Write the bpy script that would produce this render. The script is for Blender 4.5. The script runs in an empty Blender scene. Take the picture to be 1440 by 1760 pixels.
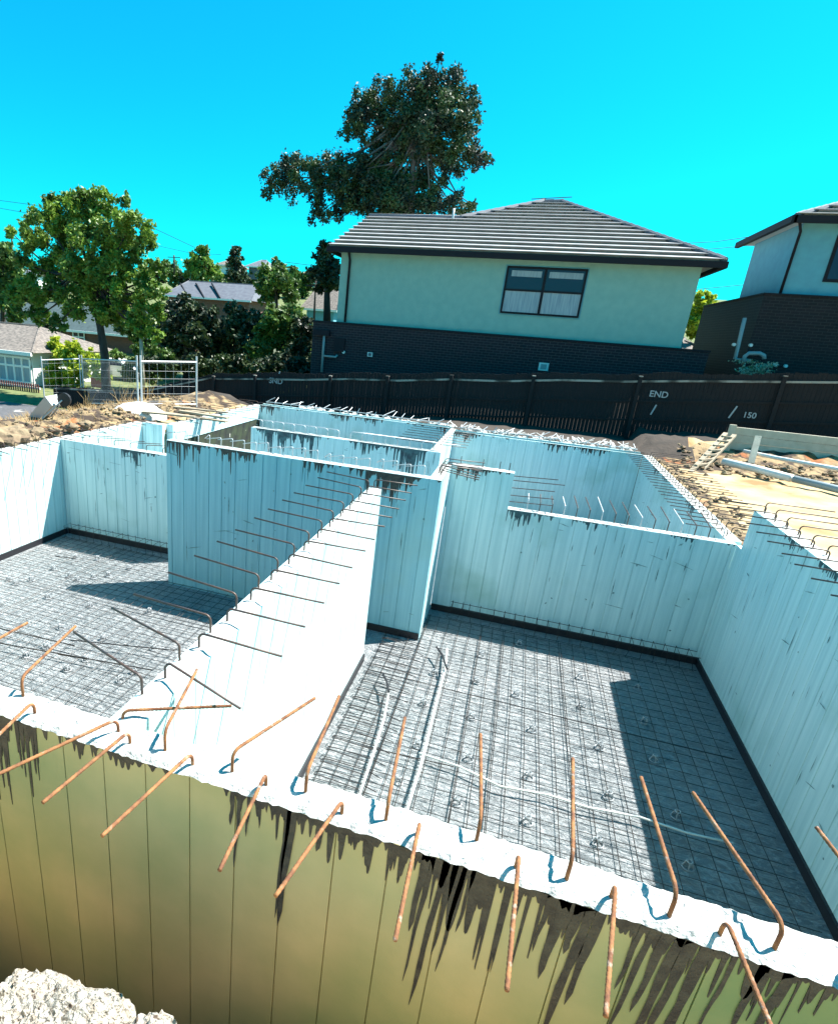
import bpy, bmesh, math, random
import numpy as np
from mathutils import Vector, Matrix
random.seed(7)
rng = np.random.default_rng(7)
SC = bpy.context.scene
COL = SC.collection

# ---------------------------------------------------------------- camera
RM = np.array([[0.94468835, 0.31942943, 0.0743556],
               [0.17542235, -0.30057349, -0.93748737],
               [-0.27711174, 0.89867704, -0.33998333]])      # rows: right, down, forward
F, CX, CY, CZ = 1009.72, 555.04, 925.32, 5.191
cam = bpy.data.cameras.new('camera'); co = bpy.data.objects.new('camera', cam); COL.objects.link(co)
cam.sensor_fit = 'HORIZONTAL'; cam.sensor_width = 36; cam.lens = F / 1440 * 36
cam.shift_x = (720 - CX) / 1440; cam.shift_y = (CY - 880) / 1440
cam.clip_start = 0.05; cam.clip_end = 3000
m3 = Matrix([RM[0], -RM[1], -RM[2]]).transposed()
co.matrix_world = Matrix.Translation((0, 0, CZ)) @ m3.to_4x4()
SC.camera = co

# ---------------------------------------------------------------- light
SUN = Vector((.54, .38, 1)).normalized()
el = math.asin(SUN.z); az = math.atan2(SUN.x, SUN.y)
w = bpy.data.worlds.new('World'); SC.world = w; w.use_nodes = True
nt = w.node_tree; bg = nt.nodes['Background']
sky = nt.nodes.new('ShaderNodeTexSky'); sky.sky_type = 'NISHITA'; sky.sun_disc = False
sky.sun_elevation = el; sky.sun_rotation = az; sky.altitude = 50; sky.air_density = 1.0; sky.dust_density = 0.8; sky.ozone_density = 1.5
mul = nt.nodes.new('ShaderNodeMix'); mul.data_type = 'RGBA'; mul.blend_type = 'MULTIPLY'; mul.inputs[0].default_value = 1
mul.inputs[7].default_value = (.02, 1.16, 1.28, 1)
nt.links.new(sky.outputs[0], mul.inputs[6]); nt.links.new(mul.outputs[2], bg.inputs[0]); bg.inputs[1].default_value = .057
sl = bpy.data.lights.new('sun', 'SUN'); sl.energy = 5.0; sl.angle = math.radians(.5); sl.color = (1, .95, .87)
so = bpy.data.objects.new('sun', sl); COL.objects.link(so); so.rotation_euler = SUN.to_track_quat('Z', 'Y').to_euler()
SC.view_settings.view_transform = 'Standard'; SC.view_settings.look = 'None'; SC.view_settings.exposure = 1.7; SC.view_settings.gamma = 1

# ---------------------------------------------------------------- helpers
def ray(px, py):
    return RM.T @ np.array([(px - CX) / F, (py - CY) / F, 1.0])
def at(px, py, Y):
    d = ray(px, py); t = Y / d[1]; return Vector((t * d[0], Y, CZ + t * d[2]))
def atz(px, py, z):
    d = ray(px, py); t = (z - CZ) / d[2]; return Vector((t * d[0], t * d[1], z))

def mat(name, c1, c2=None, scale=4.0, stretch=(1, 1, 1), rough=.8, bump=0, bscale=20, spec=.5, metal=0, lo=.35, hi=.65, detail=5, trans=0, c3=None, c3s=1.5, c3lo=.55, c3hi=.62, bstretch=None):
    m = bpy.data.materials.new(name); m.use_nodes = True; n = m.node_tree.nodes; L = m.node_tree.links
    b = n['Principled BSDF']; b.inputs['Roughness'].default_value = rough; b.inputs['Metallic'].default_value = metal
    b.inputs['Specular IOR Level'].default_value = spec
    b.inputs['Base Color'].default_value = (*c1, 1)
    tc = n.new('ShaderNodeTexCoord'); mp = n.new('ShaderNodeMapping'); mp.inputs['Scale'].default_value = stretch
    L.new(tc.outputs['Object'], mp.inputs[0])
    def noise(s, vec=None, d=detail):
        t = n.new('ShaderNodeTexNoise'); t.inputs['Scale'].default_value = s; t.inputs['Detail'].default_value = d
        L.new(vec or mp.outputs[0], t.inputs['Vector']); return t.outputs[0]
    def ramp(src, a, z):
        r = n.new('ShaderNodeMapRange'); r.inputs[1].default_value = a; r.inputs[2].default_value = z; L.new(src, r.inputs[0]); return r.outputs[0]
    def mix(f, a, c):
        x = n.new('ShaderNodeMix'); x.data_type = 'RGBA'; L.new(f, x.inputs[0])
        for i, v in ((6, a), (7, c)):
            if isinstance(v, tuple): x.inputs[i].default_value = (*v, 1)
            else: L.new(v, x.inputs[i])
        return x.outputs[2]
    colr = None
    if c2: colr = mix(ramp(noise(scale), lo, hi), c1, c2)
    if c3: colr = mix(ramp(noise(c3s, tc.outputs['Object'], 8), c3lo, c3hi), colr or c1, c3)
    if colr: L.new(colr, b.inputs['Base Color'])
    if bump:
        bp = n.new('ShaderNodeBump'); bp.inputs['Strength'].default_value = min(1, bump); bp.inputs['Distance'].default_value = .02 * max(1, bump)
        v = tc.outputs['Object']
        if bstretch:
            mm = n.new('ShaderNodeMapping'); mm.inputs['Scale'].default_value = bstretch; L.new(v, mm.inputs[0]); v = mm.outputs[0]
        L.new(noise(bscale, v, 6), bp.inputs['Height']); L.new(bp.outputs[0], b.inputs['Normal'])
    if trans:
        tr = n.new('ShaderNodeBsdfTranslucent'); ms = n.new('ShaderNodeMixShader'); ms.inputs[0].default_value = trans
        if colr: L.new(colr, tr.inputs[0])
        else: tr.inputs[0].default_value = (*c1, 1)
        L.new(b.outputs[0], ms.inputs[1]); L.new(tr.outputs[0], ms.inputs[2]); L.new(ms.outputs[0], n['Material Output'].inputs[0])
    return m

M = {}
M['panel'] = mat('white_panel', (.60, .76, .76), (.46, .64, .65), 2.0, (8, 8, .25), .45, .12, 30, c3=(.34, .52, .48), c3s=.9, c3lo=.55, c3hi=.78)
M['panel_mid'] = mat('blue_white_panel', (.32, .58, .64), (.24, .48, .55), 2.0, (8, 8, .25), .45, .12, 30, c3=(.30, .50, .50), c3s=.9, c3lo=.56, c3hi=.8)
M['panel_bounce'] = mat('warm_bounce_panel', (.66, .53, .28), (.60, .48, .25), 1.2, (3, 3, .5), .6, .1, 30, c3=(.20, .28, .12), c3s=.5, c3lo=.38, c3hi=.66)  # tan colour paints in warm light bounced off the soil bank
M['concrete'] = mat('pale_concrete', (.50, .50, .48), (.40, .40, .38), 14, rough=.95, bump=.8, bscale=45)
M['slurry'] = mat('dark_slurry', (.022, .024, .028), (.06, .058, .05), 14, rough=.55, bump=.4, bscale=60)
M['grime'] = mat('grime', (.10, .19, .20), (.22, .34, .34), 5, rough=.8)
M['slurry_teal'] = mat('teal_slurry', (.05, .12, .13), (.02, .04, .055), 9, rough=.6, bump=.3, bscale=60)
M['black'] = mat('black_rubber', (.012, .012, .016), rough=.5)
M['rust'] = mat('rusty_steel', (.30, .13, .045), (.12, .045, .02), 18, rough=.85, bump=.3, bscale=200, c3=(.40, .34, .28), c3s=22, c3lo=.60, c3hi=.78)
M['steel'] = mat('dark_steel', (.035, .03, .032), (.09, .05, .035), 12, rough=.45, spec=.6)
M['wire'] = mat('mesh_steel', (.008, .008, .010), (.025, .017, .014), 3, rough=.5)
M['clay'] = mat('clay_soil', (.36, .26, .13), (.44, .35, .21), 1.3, rough=1, bump=1.2, bscale=5, c3=(.24, .13, .05), c3s=.7, c3lo=.52, c3hi=.68)
M['dark_soil'] = mat('dark_soil_trench_shade', (.030, .024, .020), (.05, .038, .03), 3, rough=1, bump=1, bscale=12)  # in the front trench: shade painted dark, cuts bounce onto the front wall
M['rubble_soil'] = mat('rubbly_brown_soil', (.27, .19, .10), (.04, .026, .018), 2.6, rough=1, bump=2, bscale=9, lo=.42, hi=.58, detail=9, c3=(.30, .10, .03), c3s=1.1, c3lo=.60, c3hi=.68)
M['clay_bounce'] = mat('bounce_clay_bank', (.52, .38, .19), (.60, .46, .26), 1.5, rough=1, bump=1.2, bscale=6)  # out-of-view bank kept pale to bounce warm light onto the front wall
M['rock'] = mat('clay_rock', (.26, .20, .12), (.16, .11, .07), 4, rough=1, bump=1, bscale=14)
M['crushed'] = mat('crushed_concrete', (.52, .49, .43), (.34, .29, .23), 30, rough=1, bump=2.5, bscale=55, c3=(.10, .07, .05), c3s=34, c3lo=.60, c3hi=.66)
M['gravel'] = mat('white_sand', (.75, .75, .72), (.6, .6, .57), 30, rough=1, bump=.8, bscale=40)
M['fence'] = mat('dark_paling', (.010, .008, .010), (.006, .006, .008), 3, (9, 9, .6), .9, .4, 25)
M['fence_cap'] = mat('weathered_timber', (.30, .28, .25), (.05, .045, .04), 1.6, rough=.9, lo=.45, hi=.6)
M['timber'] = mat('grey_timber', (.34, .29, .21), (.22, .18, .13), 6, (1, 1, 8), .9, .3, 30)
M['sleeper'] = mat('concrete_sleeper', (.50, .47, .38), (.42, .39, .31), 5, rough=.9, bump=.4, bscale=40)
M['brick_r'] = mat('red_brick', (.30, .10, .06), (.22, .07, .045), 5, rough=.9)
M['white'] = mat('white_paint', (.78, .78, .76), rough=.5)
M['trim'] = mat('dark_trim', (.012, .012, .018), rough=.7, spec=.2)
M['render'] = mat('green_grey_render', (.25, .43, .39), (.22, .39, .36), 3, rough=.95, bump=.3, bscale=60)
M['render2'] = mat('blue_grey_render', (.12, .35, .43), (.11, .31, .39), 3, rough=.95, bump=.3, bscale=60)
M['soffit'] = mat('soffit', (.55, .52, .5), rough=.8)
M['tile'] = mat('grey_roof_tile', (.38, .37, .385), (.30, .29, .305), 2.2, rough=.7, bump=.3, bscale=30)
M['tile_dark'] = mat('tile_gap', (.05, .045, .05), rough=.9)
M['slate'] = mat('slate_roof', (.11, .12, .145), (.08, .085, .11), 2, rough=.7)
M['teal_roof'] = mat('teal_grey_roof', (.05, .08, .085), (.03, .05, .055), 4, rough=.8)
M['grey_roof'] = mat('mottled_grey_roof', (.20, .17, .15), (.08, .07, .065), 6, rough=.9)
M['glass'] = mat('dark_glass', (.02, .02, .05), rough=.12, spec=.35)
M['curtain'] = mat('sheer_curtain', (.36, .42, .46), (.22, .28, .34), 3, (10, 10, .4), .8)
M['pvc'] = mat('grey_pvc', (.24, .29, .31), rough=.5)
M['pvcw'] = mat('white_pvc', (.68, .69, .68), (.58, .58, .56), 6, rough=.5)
M['bark'] = mat('bark', (.05, .045, .04), (.022, .018, .018), 5, (1, 1, .3), .95, .6, 12)
M['palebark'] = mat('pale_gum_bark', (.17, .15, .14), (.08, .07, .065), 1.4, (1, 1, .4), .9)
M['leaf_gum'] = mat('gum_leaf', (.055, .105, .03), (.018, .028, .024), .8, rough=.55, trans=.18)
M['leaf_green'] = mat('bright_leaf', (.21, .34, .04), (.06, .12, .02), .9, rough=.5, trans=.3)
M['leaf_dark'] = mat('dark_leaf', (.045, .075, .02), (.016, .026, .016), .9, rough=.5, trans=.12)
M['leaf_mid'] = mat('mid_leaf', (.11, .20, .03), (.04, .08, .02), .9, rough=.5, trans=.25)
M['leaf_yellow'] = mat('yellow_leaf', (.48, .52, .03), (.20, .32, .025), 1.4, rough=.5, trans=.35)
M['straw'] = mat('dry_straw', (.34, .24, .11), (.20, .12, .05), 3, rough=1)
M['asphalt'] = mat('asphalt', (.09, .09, .10), (.06, .06, .065), 9, rough=.9, c3=(.35, .35, .33), c3s=1.2, c3lo=.6, c3hi=.66)
M['grass'] = mat('dry_lawn', (.16, .17, .06), (.06, .09, .03), 2.5, rough=1, bump=1, bscale=20)
M['pole'] = mat('pole_timber', (.36, .32, .26), rough=.9)
M['galv'] = mat('galvanised', (.50, .52, .54), rough=.45, metal=.3)
M['red'] = mat('faded_red', (.45, .09, .05), rough=.7)
M['redwood'] = mat('dark_red_pickets', (.16, .04, .035), rough=.8)
M['bar_paint'] = mat('spray_paint', (.34, .36, .38), rough=.7)
M['spacer'] = mat('grey_spacer', (.30, .32, .34), rough=.6)
M['foil_strip'] = mat('pale_tape', (.62, .63, .62), rough=.6)

# crinkled black builder's film
def film():
    m = bpy.data.materials.new('crinkled_membrane'); m.use_nodes = True; n = m.node_tree.nodes; L = m.node_tree.links
    b = n['Principled BSDF']; b.inputs['Roughness'].default_value = .36; b.inputs['Specular IOR Level'].default_value = .7
    tc = n.new('ShaderNodeTexCoord'); mp = n.new('ShaderNodeMapping'); mp.inputs['Rotation'].default_value = (0, 0, .5); mp.inputs['Scale'].default_value = (1, 2.3, 1)
    L.new(tc.outputs['Object'], mp.inputs[0])
    n1 = n.new('ShaderNodeTexNoise'); n1.inputs['Scale'].default_value = 5.5; n1.inputs['Detail'].default_value = 7; n1.inputs['Distortion'].default_value = 1.6; n1.inputs['Roughness'].default_value = .62
    L.new(mp.outputs[0], n1.inputs['Vector'])
    n2 = n.new('ShaderNodeTexNoise'); n2.inputs['Scale'].default_value = .45; n2.inputs['Detail'].default_value = 3; L.new(tc.outputs['Object'], n2.inputs['Vector'])
    r = n.new('ShaderNodeMapRange'); r.inputs[1].default_value = .3; r.inputs[2].default_value = .7; L.new(n2.outputs[0], r.inputs[0])
    x = n.new('ShaderNodeMix'); x.data_type = 'RGBA'; x.inputs[6].default_value = (.145, .175, .19, 1); x.inputs[7].default_value = (.27, .28, .295, 1)
    L.new(r.outputs[0], x.inputs[0])
    # pale creases: sun glints on the crinkles painted into the colour
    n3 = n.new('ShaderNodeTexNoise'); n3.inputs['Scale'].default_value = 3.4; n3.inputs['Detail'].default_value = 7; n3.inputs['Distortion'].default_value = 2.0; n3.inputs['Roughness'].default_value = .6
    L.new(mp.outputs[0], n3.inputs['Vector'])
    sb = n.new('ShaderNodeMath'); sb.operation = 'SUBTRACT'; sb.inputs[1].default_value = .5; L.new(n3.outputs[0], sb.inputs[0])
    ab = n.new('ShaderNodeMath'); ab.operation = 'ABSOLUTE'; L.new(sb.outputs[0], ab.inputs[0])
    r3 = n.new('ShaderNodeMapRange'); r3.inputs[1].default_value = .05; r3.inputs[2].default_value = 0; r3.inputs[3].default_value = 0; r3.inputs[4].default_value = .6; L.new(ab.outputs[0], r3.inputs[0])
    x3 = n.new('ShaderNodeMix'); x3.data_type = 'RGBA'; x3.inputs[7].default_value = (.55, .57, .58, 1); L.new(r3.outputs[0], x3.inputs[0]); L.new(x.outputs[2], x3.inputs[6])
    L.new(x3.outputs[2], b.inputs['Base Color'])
    bp = n.new('ShaderNodeBump'); bp.inputs['Strength'].default_value = 1; bp.inputs['Distance'].default_value = .11
    L.new(n1.outputs[0], bp.inputs['Height']); L.new(bp.outputs[0], b.inputs['Normal'])
    return m
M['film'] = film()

def brickmat(name, c1, c2, mortar, horiz='x', sw=1.0, rough=.9):
    m = bpy.data.materials.new(name); m.use_nodes = True; n = m.node_tree.nodes; L = m.node_tree.links
    b = n['Principled BSDF']; b.inputs['Roughness'].default_value = rough
    tc = n.new('ShaderNodeTexCoord'); sp = n.new('ShaderNodeSeparateXYZ'); cb = n.new('ShaderNodeCombineXYZ'); L.new(tc.outputs['Object'], sp.inputs[0])
    ad = n.new('ShaderNodeMath'); ad.operation = 'ADD'; L.new(sp.outputs[0], ad.inputs[0]); L.new(sp.outputs[1], ad.inputs[1])
    L.new(ad.outputs[0], cb.inputs[0]); L.new(sp.outputs[2], cb.inputs[1])
    t = n.new('ShaderNodeTexBrick'); t.inputs['Scale'].default_value = 1; t.inputs['Brick Width'].default_value = .24 * sw; t.inputs['Row Height'].default_value = .086 * sw
    t.inputs['Mortar Size'].default_value = .008 * sw; t.inputs['Color1'].default_value = (*c1, 1); t.inputs['Color2'].default_value = (*c2, 1); t.inputs['Mortar'].default_value = (*mortar, 1)
    L.new(cb.outputs[0], t.inputs['Vector']); L.new(t.outputs[0], b.inputs['Base Color'])
    bp = n.new('ShaderNodeBump'); bp.inputs['Strength'].default_value = .5; bp.inputs['Distance'].default_value = .01; L.new(t.outputs[1], bp.inputs['Height']); bp.invert = True
    L.new(bp.outputs[0], b.inputs['Normal'])
    return m
M['brick_dark'] = brickmat('dark_brick', (.020, .012, .020), (.010, .008, .014), (.055, .05, .055), sw=1.25)
M['brick_dark2'] = brickmat('darker_brick', (.014, .010, .014), (.008, .007, .010), (.028, .026, .028), sw=1.25)
M['brick_red'] = brickmat('red_brick_wall', (.20, .075, .05), (.14, .05, .035), (.2, .16, .13))

class MB:
    def __init__(s): s.v = []; s.f = []
    def add(s, v, f):
        o = len(s.v); s.v += [tuple(p) for p in v]; s.f += [tuple(i + o for i in q) for q in f]; return s
    def box(s, x0, x1, y0, y1, z0, z1):
        return s.add([(x0,y0,z0),(x1,y0,z0),(x1,y1,z0),(x0,y1,z0),(x0,y0,z1),(x1,y0,z1),(x1,y1,z1),(x0,y1,z1)],
                     [(0,3,2,1),(4,5,6,7),(0,1,5,4),(1,2,6,5),(2,3,7,6),(3,0,4,7)])
    def bar(s, a, b, w, h=None, up=(0,0,1)):      # rectangular bar between two points
        a = Vector(a); b = Vector(b); d = (b - a).normalized(); h = h or w
        u = Vector(up)
        if abs(d.dot(u)) > .95: u = Vector((1, 0, 0))
        x = d.cross(u).normalized(); y = x.cross(d)
        v = [p + x * sx * w / 2 + y * sy * h / 2 for p in (a, b) for sx, sy in ((-1,-1),(1,-1),(1,1),(-1,1))]
        return s.add(v, [(0,1,2,3),(7,6,5,4),(0,4,5,1),(1,5,6,2),(2,6,7,3),(3,7,4,0)])
    def tube(s, pts, r, n=6, rad=None, caps=True):
        pts = [Vector(p) for p in pts]; rings = []
        t0 = (pts[1] - pts[0]).normalized(); u = Vector((0,0,1)) if abs(t0.z) < .9 else Vector((1,0,0))
        x = t0.cross(u).normalized()
        v = []; f = []
        for i, p in enumerate(pts):
            t = (pts[min(i+1, len(pts)-1)] - pts[max(i-1, 0)]).normalized()
            x = (x - t * x.dot(t)).normalized(); y = t.cross(x); rr = rad[i] if rad else r
            for k in range(n):
                a = 2 * math.pi * k / n; v.append(p + (x * math.cos(a) + y * math.sin(a)) * rr)
        for i in range(len(pts) - 1):
            for k in range(n):
                f.append((i*n+k, i*n+(k+1) % n, (i+1)*n+(k+1) % n, (i+1)*n+k))
        if caps: f.append(tuple(range(n))[::-1]); f.append(tuple(range((len(pts)-1)*n, len(pts)*n)))
        return s.add(v, f)
    def build(s, name, m, parent=None, smooth=False):
        me = bpy.data.meshes.new(name); me.from_pydata(s.v, [], s.f); me.update()
        for mm in (m if isinstance(m, list) else [m]): me.materials.append(mm)
        if smooth: me.polygons.foreach_set('use_smooth', [True] * len(me.polygons))
        o = bpy.data.objects.new(name, me); COL.objects.link(o)
        if parent: o.parent = parent; o.matrix_parent_inverse = Matrix.Translation(-parent.location)
        return o

def tag(o, label=None, cat=None, group=None, kind=None):
    if label: o['label'] = label
    if cat: o['category'] = cat
    if group: o['group'] = group
    if kind: o['kind'] = kind
    return o
def thing(name, label, cat, loc=(0,0,0), group=None):
    o = bpy.data.objects.new(name, None); COL.objects.link(o); o.location = loc; o.empty_display_size = .2
    return tag(o, label, cat, group)
def copy_thing(o, loc, label=None, rotz=0):
    c = o.copy(); COL.objects.link(c); c.location = loc; c.rotation_euler = (0, 0, rotz)
    if label: c['label'] = label
    for ch in [k for k in bpy.data.objects if k.parent == o]:
        d = ch.copy(); COL.objects.link(d); d.parent = c
        for g in [k for k in bpy.data.objects if k.parent == ch]:
            e = g.copy(); COL.objects.link(e); e.parent = d
    return c
def vnoise(x, y, seed=0):
    return (math.sin(x*1.7+seed)*math.cos(y*1.3-seed*.7) + .5*math.sin(x*3.9-y*2.7+seed*2) + .3*math.sin(x*8.1+y*7.3+seed*3)) / 1.8

T, L = 2.958, 2.291          # tall and low wall tops above the basement floor

# ---------------------------------------------------------------- ground
def smooth(a, b, x):
    t = min(1, max(0, (x - a) / (b - a))); return t * t * (3 - 2 * t)
def gz(x, y):
    if -9.99 < x < 3.92 and 2.2 < y < 14.12: return -.5
    if -9.2 < x < 3.92 and 14.1 < y < 20.45: return -.5
    z = 2.15
    z -= 1.7 * smooth(-12.5, -19.5, x)
    if x < 9: z = z + (min(2.15, max(1.25, 2.1 + (x+2.4)*.075)) - 2.15) * smooth(20.5, 23.2, y) * smooth(-19.5, -12.5, x)
    if y > 24: z = z + (1.0 if x > -8 else 0) * smooth(24, 26.5, y)
    if x > 4: z += .18 * smooth(4.5, 9, x) + .35 * smooth(20.5, 22, y)
    if y < 2.2:
        k = smooth(2.0, .75, y + .12 * math.sin(x * 2))
        z = .1 + 2.55 * k + (.1 * vnoise(x * 3, y * 3) if y < 1.9 else 0)
    elif x < -10:
        z += (.14 * vnoise(x*2.2, y*2.2) + .35 * math.exp(-((x+11.3)/.9)**2) * (.6+.4*math.sin(y*1.9)) + .06 * vnoise(x*7, y*7)) * smooth(-14, -12, x)
    elif x > 4 : z += .05 * vnoise(x*3, y*3) + (.12 * vnoise(x*5, y*5) * smooth(18.6, 19.3, y))
    if 20.4 < y < 24 and x > -10: z += .07 * vnoise(x*4, y*4)
    hill = smooth(40, 160, y) * 12 + smooth(30, 60, y) * .8
    if y > 40: z += hill
    return z
xs = sorted(set([-420,-300,-220,-170,-130,-100,-80,-65,-55,-45,-38,-32,-28,-25,-22,-20,-18] + list(np.arange(-17, -8.3, .3).round(3)) + [-10.02,-9.97,-9.23,-9.18] + list(np.arange(-8, 4, .6).round(3)) + [3.9,3.95] + list(np.arange(4.2, 12, .3).round(3)) + [13,15,18,22,28,36,50,70,100,150,220,320,420]))
ys = sorted(set([-60,-40,-25,-15,-9,-6,-4,-3,-2,-1.2] + list(np.arange(-.8, 2.1, .15).round(3)) + [2.18,2.22] + list(np.arange(2.6, 24.2, .4).round(3)) + [14.1,14.15,20.43,20.47] + [24.8,25.5,26.5,28,30,33,37,42,48,55,65,76,90,105,125,150,180,220,300,450,800]))
g = MB(); nx = len(xs)
g.v = [(x, y, gz(x, y)) for y in ys for x in xs]
g.f = [(j*nx+i, j*nx+i+1, (j+1)*nx+i+1, (j+1)*nx+i) for j in range(len(ys)-1) for i in range(nx-1)]
# dry suburb ground further out is grassy; clay on the site
go = g.build('ground', [M['clay'], M['grass'], M['dark_soil'], M['clay_bounce'], M['rubble_soil']]); tag(go, kind='structure')
for p in go.data.polygons:
    c = p.center
    p.material_index = 1 if (c.x < -19.5 or (c.y > 24.3 if c.x < -9.5 else c.y > 28) or c.x > 30) else (2 if (1.25 < c.y < 2.1 or c.y > 20.4 and -12 < c.x < 5.3 or c.y > 22.4 and c.x > -12) else 0)
    if p.material_index == 0 and (-19.5 < c.x < -9.9 and c.y > 2.2 or c.x > 3.9 and 18.6 < c.y < 22 or 3.9 < c.x < 4.6 and c.y > 11): p.material_index = 4
    if c.y <= 1.25 and abs(c.x) < 19: p.material_index = 3
    p.use_smooth = True
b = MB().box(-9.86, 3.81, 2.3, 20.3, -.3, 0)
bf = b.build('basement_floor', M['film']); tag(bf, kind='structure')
# road beside the temporary fence
r = MB(); RZ = .012
rp = [(-19.4, 10), (-19.2, 23.2), (-60, 23.4), (-60, 10)]
n = 14
for j in range(n+1):
    y = 8 + 15.2 * j / n
    for i in range(n+1):
        x = -14.6 - 45 * i / n; r.v.append((x, y, gz(x, y) + .03 if x > -19.6 else .45 + .03))
for j in range(n):
    for i in range(n): a = j*(n+1)+i; r.f.append((a, a+n+1, a+n+2, a+1))
tag(r.build('road', M['asphalt']), kind='structure')

# ---------------------------------------------------------------- basement walls
GROUP_W = 'white panel walls of the basement'
def wall_mesh(x0, x1, y0, y1, z0, z1, step=.27, gw=.009, gd=.012, off=.1, cav=False):
    """grooved panel wall; long axis = larger extent"""
    alongx = (x1 - x0) > (y1 - y0)
    a0, a1, b0, b1 = (x0, x1, y0, y1) if alongx else (y0, y1, x0, x1)
    gs = list(np.arange(a0 + off, a1 - .03, step))
    pf = [(a0, b0)]
    for q in gs: pf += [(q-gw/2, b0), (q-gw/4, b0+gd), (q+gw/4, b0+gd), (q+gw/2, b0)]
    pf.append((a1, b0)); pb = [(a, b0 + b1 - b) for a, b in pf]
    n = len(pf); mb = MB(); P = pf + pb[::-1]
    if not alongx: P = [(b, a) for a, b in P]
    N = len(P)
    v = [(x, y, z0) for x, y in P] + [(x, y, z1) for x, y in P]
    f = [(i, (i+1) % N, (i+1) % N + N, i + N) for i in range(N)]
    for i in range(n-1): f.append((N+i, N+i+1, 2*N-2-i, 2*N-1-i)); f.append((i+1, i, N-1-i, N-2-i))
    if not alongx: f = [q[::-1] for q in f]
    return mb.add(v, f)

def drips(axis, a0, a1, b, out, ztop, seed, dens=.55, lmax=.35, w=.03, base=.02):
    """thin irregular runs of dark slurry lying 3 mm proud of a face; out = +-1 outward normal along the other axis"""
    rs = random.Random(seed); mb = MB(); fingers = []; a = a0
    while a < a1:
        env = max(0, math.sin(a*1.9+seed)*.5 + math.sin(a*4.7+seed*2)*.4 + dens - .3)
        if rs.random() < min(.95, env * 1.1):
            fingers.append((a, w * rs.uniform(.22, .9), base + env * lmax * rs.random()**1.9))
        a += w * rs.uniform(.35, 1.0)
    st = max(.004, w * .16); n_ = int((a1-a0)/st); dep = np.zeros(n_+1); X_ = np.linspace(a0, a1, n_+1)
    for (c, hw, l) in fingers:
        u = np.abs((X_-c)/hw); body = np.where(u < 1, (1-u**2.6), 0)*l
        foot_ = np.where(u < 3, (1-u/3)**2, 0)*min(l, base*2.2); dep = np.maximum(dep, np.maximum(body, foot_))
    mk = (lambda s_, z, o: (s_, o, z)) if axis == 'x' else (lambda s_, z, o: (o, s_, z))
    o1 = b + out*.0035; o0 = b - out*.001
    for i in range(n_):
        d0, d1 = dep[i], dep[i+1]
        if d0 < .004 and d1 < .004: continue
        x_0, x_1 = X_[i], X_[i+1]
        mb.add([mk(x_0, ztop, o1), mk(x_1, ztop, o1), mk(x_1, ztop-d1, o1), mk(x_0, ztop-d0, o1), mk(x_1, ztop-d1, o0), mk(x_0, ztop-d0, o0)], [(0,1,2,3), (3,2,4,5)])
    return mb

def capmesh(x0, x1, y0, y1, z, seed, h=.018, cell=.06, inset=.012):
    x0 += inset; x1 -= inset; y0 += inset; y1 -= inset
    cx_ = max(2, int((x1-x0)/cell)); cy_ = max(2, int((y1-y0)/cell)); mb = MB(); rs = random.Random(seed)
    for j in range(cy_+1):
        for i in range(cx_+1):
            e = (i in (0, cx_)) or (j in (0, cy_))
            x = x0+(x1-x0)*i/cx_; y = y0+(y1-y0)*j/cy_
            if e and i not in (0, cx_): y += rs.uniform(-.008, .008)
            if e and j not in (0, cy_): x += rs.uniform(-.008, .008)
            mb.v.append((x, y, z + (.002 if e else h*(.5+rs.random()))))
    for j in range(cy_):
        for i in range(cx_): a = j*(cx_+1)+i; mb.f.append((a, a+1, a+cx_+2, a+cx_+1))
    return mb

def bent_bar(base, out, rise=.13, length=.65, r=.008, n=6, droop=0.0, side=0.0, ribs=False, rad_b=.045, lean=0):
    """starter bar: up out of the wall, a bend, then a horizontal leg towards out"""
    B = Vector(base); o = Vector((out[0], out[1], 0)).normalized(); s = Vector((-o.y, o.x, 0))
    pts = [B - Vector((0,0,.05)), B + Vector((0,0,max(.01, rise-rad_b)))]
    for k in range(1, 5):
        a = math.pi/2 * k/4; pts.append(B + Vector((0,0,rise-rad_b)) + Vector((0,0,1))*rad_b*math.sin(a) + o*rad_b*(1-math.cos(a)))
    d = (o*length + s*side - Vector((0,0,droop)))
    e = pts[-1] + d
    if ribs:
        k = int(length/.011); base_n = len(pts); rad = [r]*base_n
        for i in range(1, k+1):
            pts.append(pts[base_n-1].lerp(e, i/k)); rad.append(r*(1.13 if i % 2 else .93))
        return MB().tube(pts, r, n, rad)
    pts.append(e)
    return MB().tube(pts, r, n)

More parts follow.
